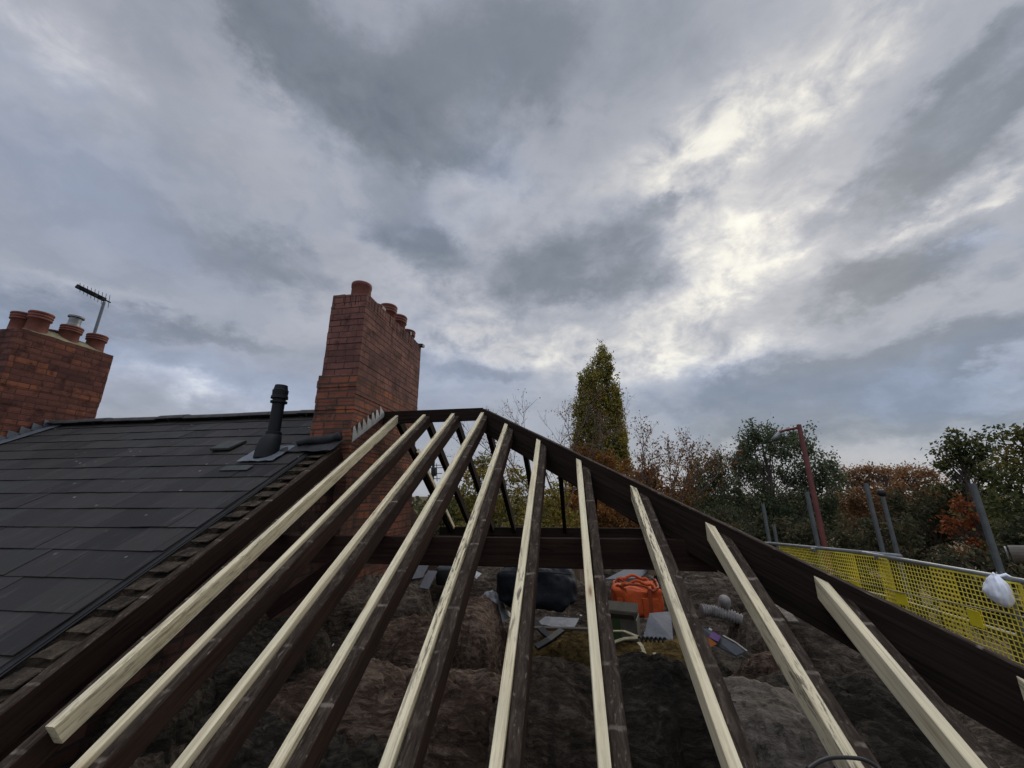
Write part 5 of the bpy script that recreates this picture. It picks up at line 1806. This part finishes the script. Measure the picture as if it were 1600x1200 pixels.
# dark understorey between and below the trees
HB = 'dark bushes below the trees'
bl_ = [(1040, 1150, 800, 21, 'dark bush below the left side of the birch'),
       (1130, 1250, 815, 19, 'dark bush below the birch, left of the lamp column'),
       (1230, 1340, 818, 20, 'dark bush below the lamp column'),
       (1310, 1420, 812, 21, 'dark bush behind the slim pole with the round head'),
       (1390, 1500, 775, 28, 'tall dark brown bush right of the slim pole with the round head'),
       (1470, 1590, 850, 17, 'dark bush behind the nearest scaffold pole'),
       (1560, 1720, 800, 18, 'dark bush at the right edge behind the felt roll')]
for k, (a_, b_, yt, D, lab) in enumerate(bl_):
    gg = random.Random(k)
    lb = []
    w_ = b_ - a_
    for q_ in range(9):
        t_ = (q_ % 3 + 0.5) / 3
        lb.append((a_ + w_ * t_ + gg.uniform(-10, 10), yt + 22 + (q_ // 3) * 40 + gg.uniform(-8, 12), w_ * 0.24, 26))
    lobed('bush', lab, 'bush', D, lb, M['leaf_shade'], 0.09, 1.7, 60 + k, HB, trunk_r=0.06, shell=0.25, csize=0.26, nlimb=40)

# far wood as one mass all round the horizon
g = np.random.default_rng(77)
pts, tt = [], []
for k in range(900):
    az = g.uniform(-PI, PI)
    Dw = g.uniform(85, 130)
    hgt = 4.6 + 1.5 * math.sin(az * 7) + 1.2 * math.sin(az * 17 + 1)
    c = np.array([math.sin(az) * Dw, math.cos(az) * Dw, E + hgt * g.uniform(0.1, 1.0)])
    m = 32
    pts.append(c + g.normal(size=(m, 3)) * np.array([2.4, 2.4, 0.9]))
    tt.append(np.clip(g.normal(0.5, 0.2) + g.normal(0, 0.1, m), 0, 1))
o = leaf_mesh('far_wood', np.concatenate(pts), 1.2, np.concatenate(tt), M['leaf_shade'], None, 1.3, 0, 78)
tag(o, 'far off dark belt of woodland along the horizon', 'wood', kind='stuff')

# ------------------------------------------------------------------ ground
def mat_ground():
    m, nt, b = material('ground')
    v = nt.coords('Object', False)
    n = nt.noise(v, 0.35, 8, 0.65)
    n2 = nt.noise(v, 6, 5, 0.7)
    col = nt.ramp(n.outputs[0], [(0.35, (0.035, 0.045, 0.018)), (0.55, (0.075, 0.058, 0.03)), (0.7, (0.13, 0.085, 0.045))])
    col = nt.mix(nt.maprange(n2.outputs[0], 0.5, 0.7, 0, 0.6), col, (0.15, 0.085, 0.04))
    finish(nt, b, col, 0.95, n2.outputs[0], 0.5, 0.05, 0.1)
    return m
mb = MB()
S = 1500
mb.add([(-S, -S, E - 0.004), (S, -S, E - 0.004), (S, S, E - 0.004), (-S, S, E - 0.004)], [(0, 1, 2, 3)])
tag(mb.build('ground', mat_ground()), kind='structure')
mb = MB()
mb.add([(6.0, -60, E + 0.002), (11.5, -60, E + 0.002), (11.5, 14, E + 0.002), (6.0, 14, E + 0.002)], [(0, 1, 2, 3)])
tag(mb.build('road', simple('asphalt', (0.05, 0.05, 0.05), 0.9, 0.25, 6, 0.3)), kind='structure')

# ------------------------------------------------------------------ sky: Nishita behind a procedural cloud deck
w = bpy.data.worlds.new('World')
scene.world = w
w.use_nodes = True
nt = NT(w.node_tree)
bg = nt.n['Background']
sund = ray(1240, 350).normalized()
s_el = math.asin(sund.z)
s_az = math.atan2(sund.x, sund.y)
sky = nt.new('ShaderNodeTexSky', sky_type='NISHITA')
sky.sun_disc = False
sky.sun_elevation = s_el
sky.sun_rotation = s_az
sky.altitude = 100
tc = nt.new('ShaderNodeTexCoord')
D = tc.outputs['Generated']
sep = nt.new('ShaderNodeSeparateXYZ'); nt.l.new(D, sep.inputs[0])
X, Y, Z = sep.outputs
den = nt.math('ADD', nt.math('MAXIMUM', Z, 0.0), 0.16)
cb = nt.new('ShaderNodeCombineXYZ')
nt.l.new(nt.math('DIVIDE', X, den), cb.inputs[0]); nt.l.new(nt.math('DIVIDE', Y, den), cb.inputs[1])
P2 = cb.outputs[0]
nA = nt.noise(P2, 1.0, 9, 0.56, 0.5)
nB = nt.noise(nt.vmath('ADD', nt.scale(D, (1.0, 1.0, 1.75)), (7.3, 2.1, 3.0)), 3.9, 10, 0.58, 0.35)
nC = nt.noise(nt.vmath('ADD', nt.scale(D, (1.0, 1.0, 1.5)), (3.1, 5.2, 0.7)), 10.0, 9, 0.60, 0.3)
# warped angles in degrees
wn = nt.noise(nt.scale(D, (1, 1, 1.6)), 3.4, 9, 0.63)
wsep = nt.new('ShaderNodeSeparateXYZ'); nt.l.new(wn.outputs['Color'], wsep.inputs[0])
az = nt.math('MULTIPLY', nt.math('ARCTAN2', X, Y), 180 / PI)
el = nt.math('MULTIPLY', nt.math('ARCSINE', Z), 180 / PI)
WARP = 19.0
az = nt.math('MULTIPLY_ADD', nt.math('SUBTRACT', wsep.outputs[0], 0.5), WARP * 1.6, az)
el = nt.math('MULTIPLY_ADD', nt.math('SUBTRACT', wsep.outputs[1], 0.5), WARP, el)


def azel(px, py):
    d_ = ray(px, py).normalized()
    return math.degrees(math.atan2(d_.x, d_.y)), math.degrees(math.asin(d_.z))


def blob(px, py, sx, sy, rot, amp):
    """soft region of the sky; half sizes in pixels, rot in degrees of the picture (counter clockwise)"""
    a0, e0 = azel(px, py)
    co, si = math.cos(math.radians(rot)), math.sin(math.radians(rot))
    ce = max(0.35, math.cos(math.radians(e0)))
    h1 = 4.0
    ax1, ex1 = azel(px + h1, py)
    deg = max(math.hypot((ax1 - a0) * ce, ex1 - e0) / h1, 0.035)
    da = nt.math('MULTIPLY', nt.math('SUBTRACT', az, a0), ce)
    de = nt.math('SUBTRACT', el, e0)
    p = nt.math('ADD', nt.math('MULTIPLY', da, co / (sx * deg)), nt.math('MULTIPLY', de, si / (sx * deg)))
    q = nt.math('ADD', nt.math('MULTIPLY', da, -si / (sy * deg)), nt.math('MULTIPLY', de, co / (sy * deg)))
    r2 = nt.math('ADD', nt.math('MULTIPLY', p, p), nt.math('MULTIPLY', q, q))
    return nt.math('MULTIPLY', nt.math('EXPONENT', nt.math('MULTIPLY', r2, -1.0)), amp)


def addup(lst):
    s = lst[0]
    for x in lst[1:]:
        s = nt.math('ADD', s, x)
    return s


light = addup([
    blob(1110, 450, 140, 75, 25, 0.235), blob(1100, 270, 200, 75, 40, 0.175), blob(1270, 140, 220, 65, 38, 0.16),
    blob(980, 290, 150, 70, 20, 0.12), blob(740, 490, 150, 70, -10, 0.20), blob(930, 565, 220, 36, 0, 0.17), blob(1220, 370, 130, 60, 20, 0.18),
    blob(60, 40, 220, 140, 0, 0.10), blob(250, 610, 260, 40, 0, 0.15), blob(720, 260, 90, 80, 40, 0.12), blob(500, 210, 60, 110, -60, 0.06),
    blob(1560, 100, 130, 40, 35, 0.12), blob(1450, 320, 200, 24, 18, 0.16), blob(1390, 668, 150, 14, 5, 0.07), blob(1590, 340, 60, 40, 0, 0.14), blob(1130, 560, 180, 26, 10, 0.10),
    blob(100, 430, 160, 22, 0, 0.08),
    blob(420, 60, 240, 70, -10, -0.06), blob(820, 60, 240, 80, 5, -0.06), blob(140, 330, 220, 90, -10, -0.03)])
dark = addup([
    blob(610, 175, 185, 100, -20, 1.0), blob(430, 60, 220, 70, -15, 0.75), blob(820, 80, 190, 90, 5, 0.75),
    blob(905, 435, 150, 75, 12, 1.15), blob(1440, 415, 190, 75, 8, 1.15), blob(1460, 215, 190, 85, 28, 0.95), blob(1570, 120, 90, 60, 0, 0.5),
    blob(640, 385, 120, 50, -30, 0.85), blob(440, 410, 210, 50, -12, 0.6), blob(330, 520, 260, 30, 0, 0.6), blob(120, 500, 160, 40, 0, 0.5),
    blob(1480, 565, 240, 60, 0, 1.15), blob(1190, 615, 210, 60, 5, 1.05), blob(1420, 645, 260, 30, 0, 0.9), blob(1250, 690, 340, 26, 0, 0.55), blob(770, 585, 140, 22, 0, 0.55), blob(1060, 335, 55, 24, -15, 0.55)])
blue = addup([
    blob(120, 260, 260, 160, 0, 0.35), blob(330, 600, 330, 70, 0, 0.55), blob(1150, 620, 200, 60, 0, 0.6), blob(1480, 610, 260, 80, 0, 0.75),
    blob(700, 600, 150, 60, 0, 0.35), blob(1590, 350, 70, 40, 0, 0.5), blob(40, 500, 150, 120, 0, 0.3), blob(640, 330, 90, 60, 0, 0.2), blob(760, 260, 60, 60, 0, 0.25)])
dA = nt.math('SUBTRACT', nA.outputs[0], 0.5)
dB = nt.math('SUBTRACT', nB.outputs[0], 0.5)
dC = nt.math('SUBTRACT', nC.outputs[0], 0.5)
dm = nt.math('MULTIPLY_ADD', dB, 1.5, nt.math('MULTIPLY_ADD', dC, 0.7, dark))
dmask = nt.maprange(dm, 0.18, 0.95, 0, 1, True)
gm = nt.math('MULTIPLY_ADD', dC, 0.5, nt.math('ADD', dA, nt.math('MULTIPLY', dB, 0.8)))
gmask = nt.maprange(gm, -0.05, 0.12, 0, 1, True)
val = nt.math('MULTIPLY_ADD', light, 1.2, 0.50)
val = nt.math('MULTIPLY_ADD', dA, 0.15, val)
val = nt.math('MULTIPLY_ADD', dB, 0.46, val)
val = nt.math('MULTIPLY_ADD', gmask, -0.09, val)
amp = nt.math('MULTIPLY_ADD', nt.maprange(val, 0.45, 0.75, 0, 1, True), 1.25, 0.16)
val = nt.math('MULTIPLY_ADD', dC, amp, val)
val = nt.math('MULTIPLY_ADD', dmask, nt.math('MULTIPLY_ADD', dC, 0.40, nt.math('MULTIPLY_ADD', dB, 0.42, nt.math('MULTIPLY_ADD', val, -0.62, 0.03))), val)
col = nt.ramp(val, [(0.10, (0.17, 0.195, 0.23)), (0.26, (0.225, 0.252, 0.29)), (0.42, (0.335, 0.36, 0.41)), (0.56, (0.465, 0.48, 0.52)), (0.70, (0.64, 0.635, 0.635)), (0.86, (0.90, 0.875, 0.79)), (1.0, (1.0, 0.98, 0.88))])
tint = nt.math('MULTIPLY_ADD', dB, 0.5, blue, clamp=True)
bluec = nt.mix(1.0, col, (0.78, 0.96, 1.26), 'MULTIPLY')
col = nt.mix(nt.math('MULTIPLY', tint, 0.9), col, bluec)
# brighter overhead and behind the viewer: extra glow added out of frame to light the roof
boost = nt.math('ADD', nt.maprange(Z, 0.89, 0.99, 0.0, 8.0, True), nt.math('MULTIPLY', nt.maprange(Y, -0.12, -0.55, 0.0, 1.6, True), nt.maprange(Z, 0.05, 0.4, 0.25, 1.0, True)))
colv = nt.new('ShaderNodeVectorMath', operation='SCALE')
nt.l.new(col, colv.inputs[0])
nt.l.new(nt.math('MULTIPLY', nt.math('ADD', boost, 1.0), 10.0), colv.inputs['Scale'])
lav = nt.maprange(az, 20.0, -35.0, 0.0, 1.0, True)
lavc = nt.mix(1.0, colv.outputs[0], (0.99, 0.99, 1.02), 'MULTIPLY')
colv_ = nt.mix(lav, colv.outputs[0], lavc)
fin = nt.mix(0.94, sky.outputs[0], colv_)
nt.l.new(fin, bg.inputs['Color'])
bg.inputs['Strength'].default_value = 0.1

sd = bpy.data.lights.new('sun', 'SUN')
sd.energy = 1.5
sd.angle = math.radians(35)
sd.color = (1.0, 0.93, 0.82)
so = bpy.data.objects.new('sun', sd)
COL.objects.link(so)
so.rotation_euler = sund.to_track_quat('Z', 'Y').to_euler()

vs_ = scene.view_settings
vs_.view_transform = 'Standard'
vs_.look = 'None'
vs_.exposure = 0.0
vs_.gamma = 1.0
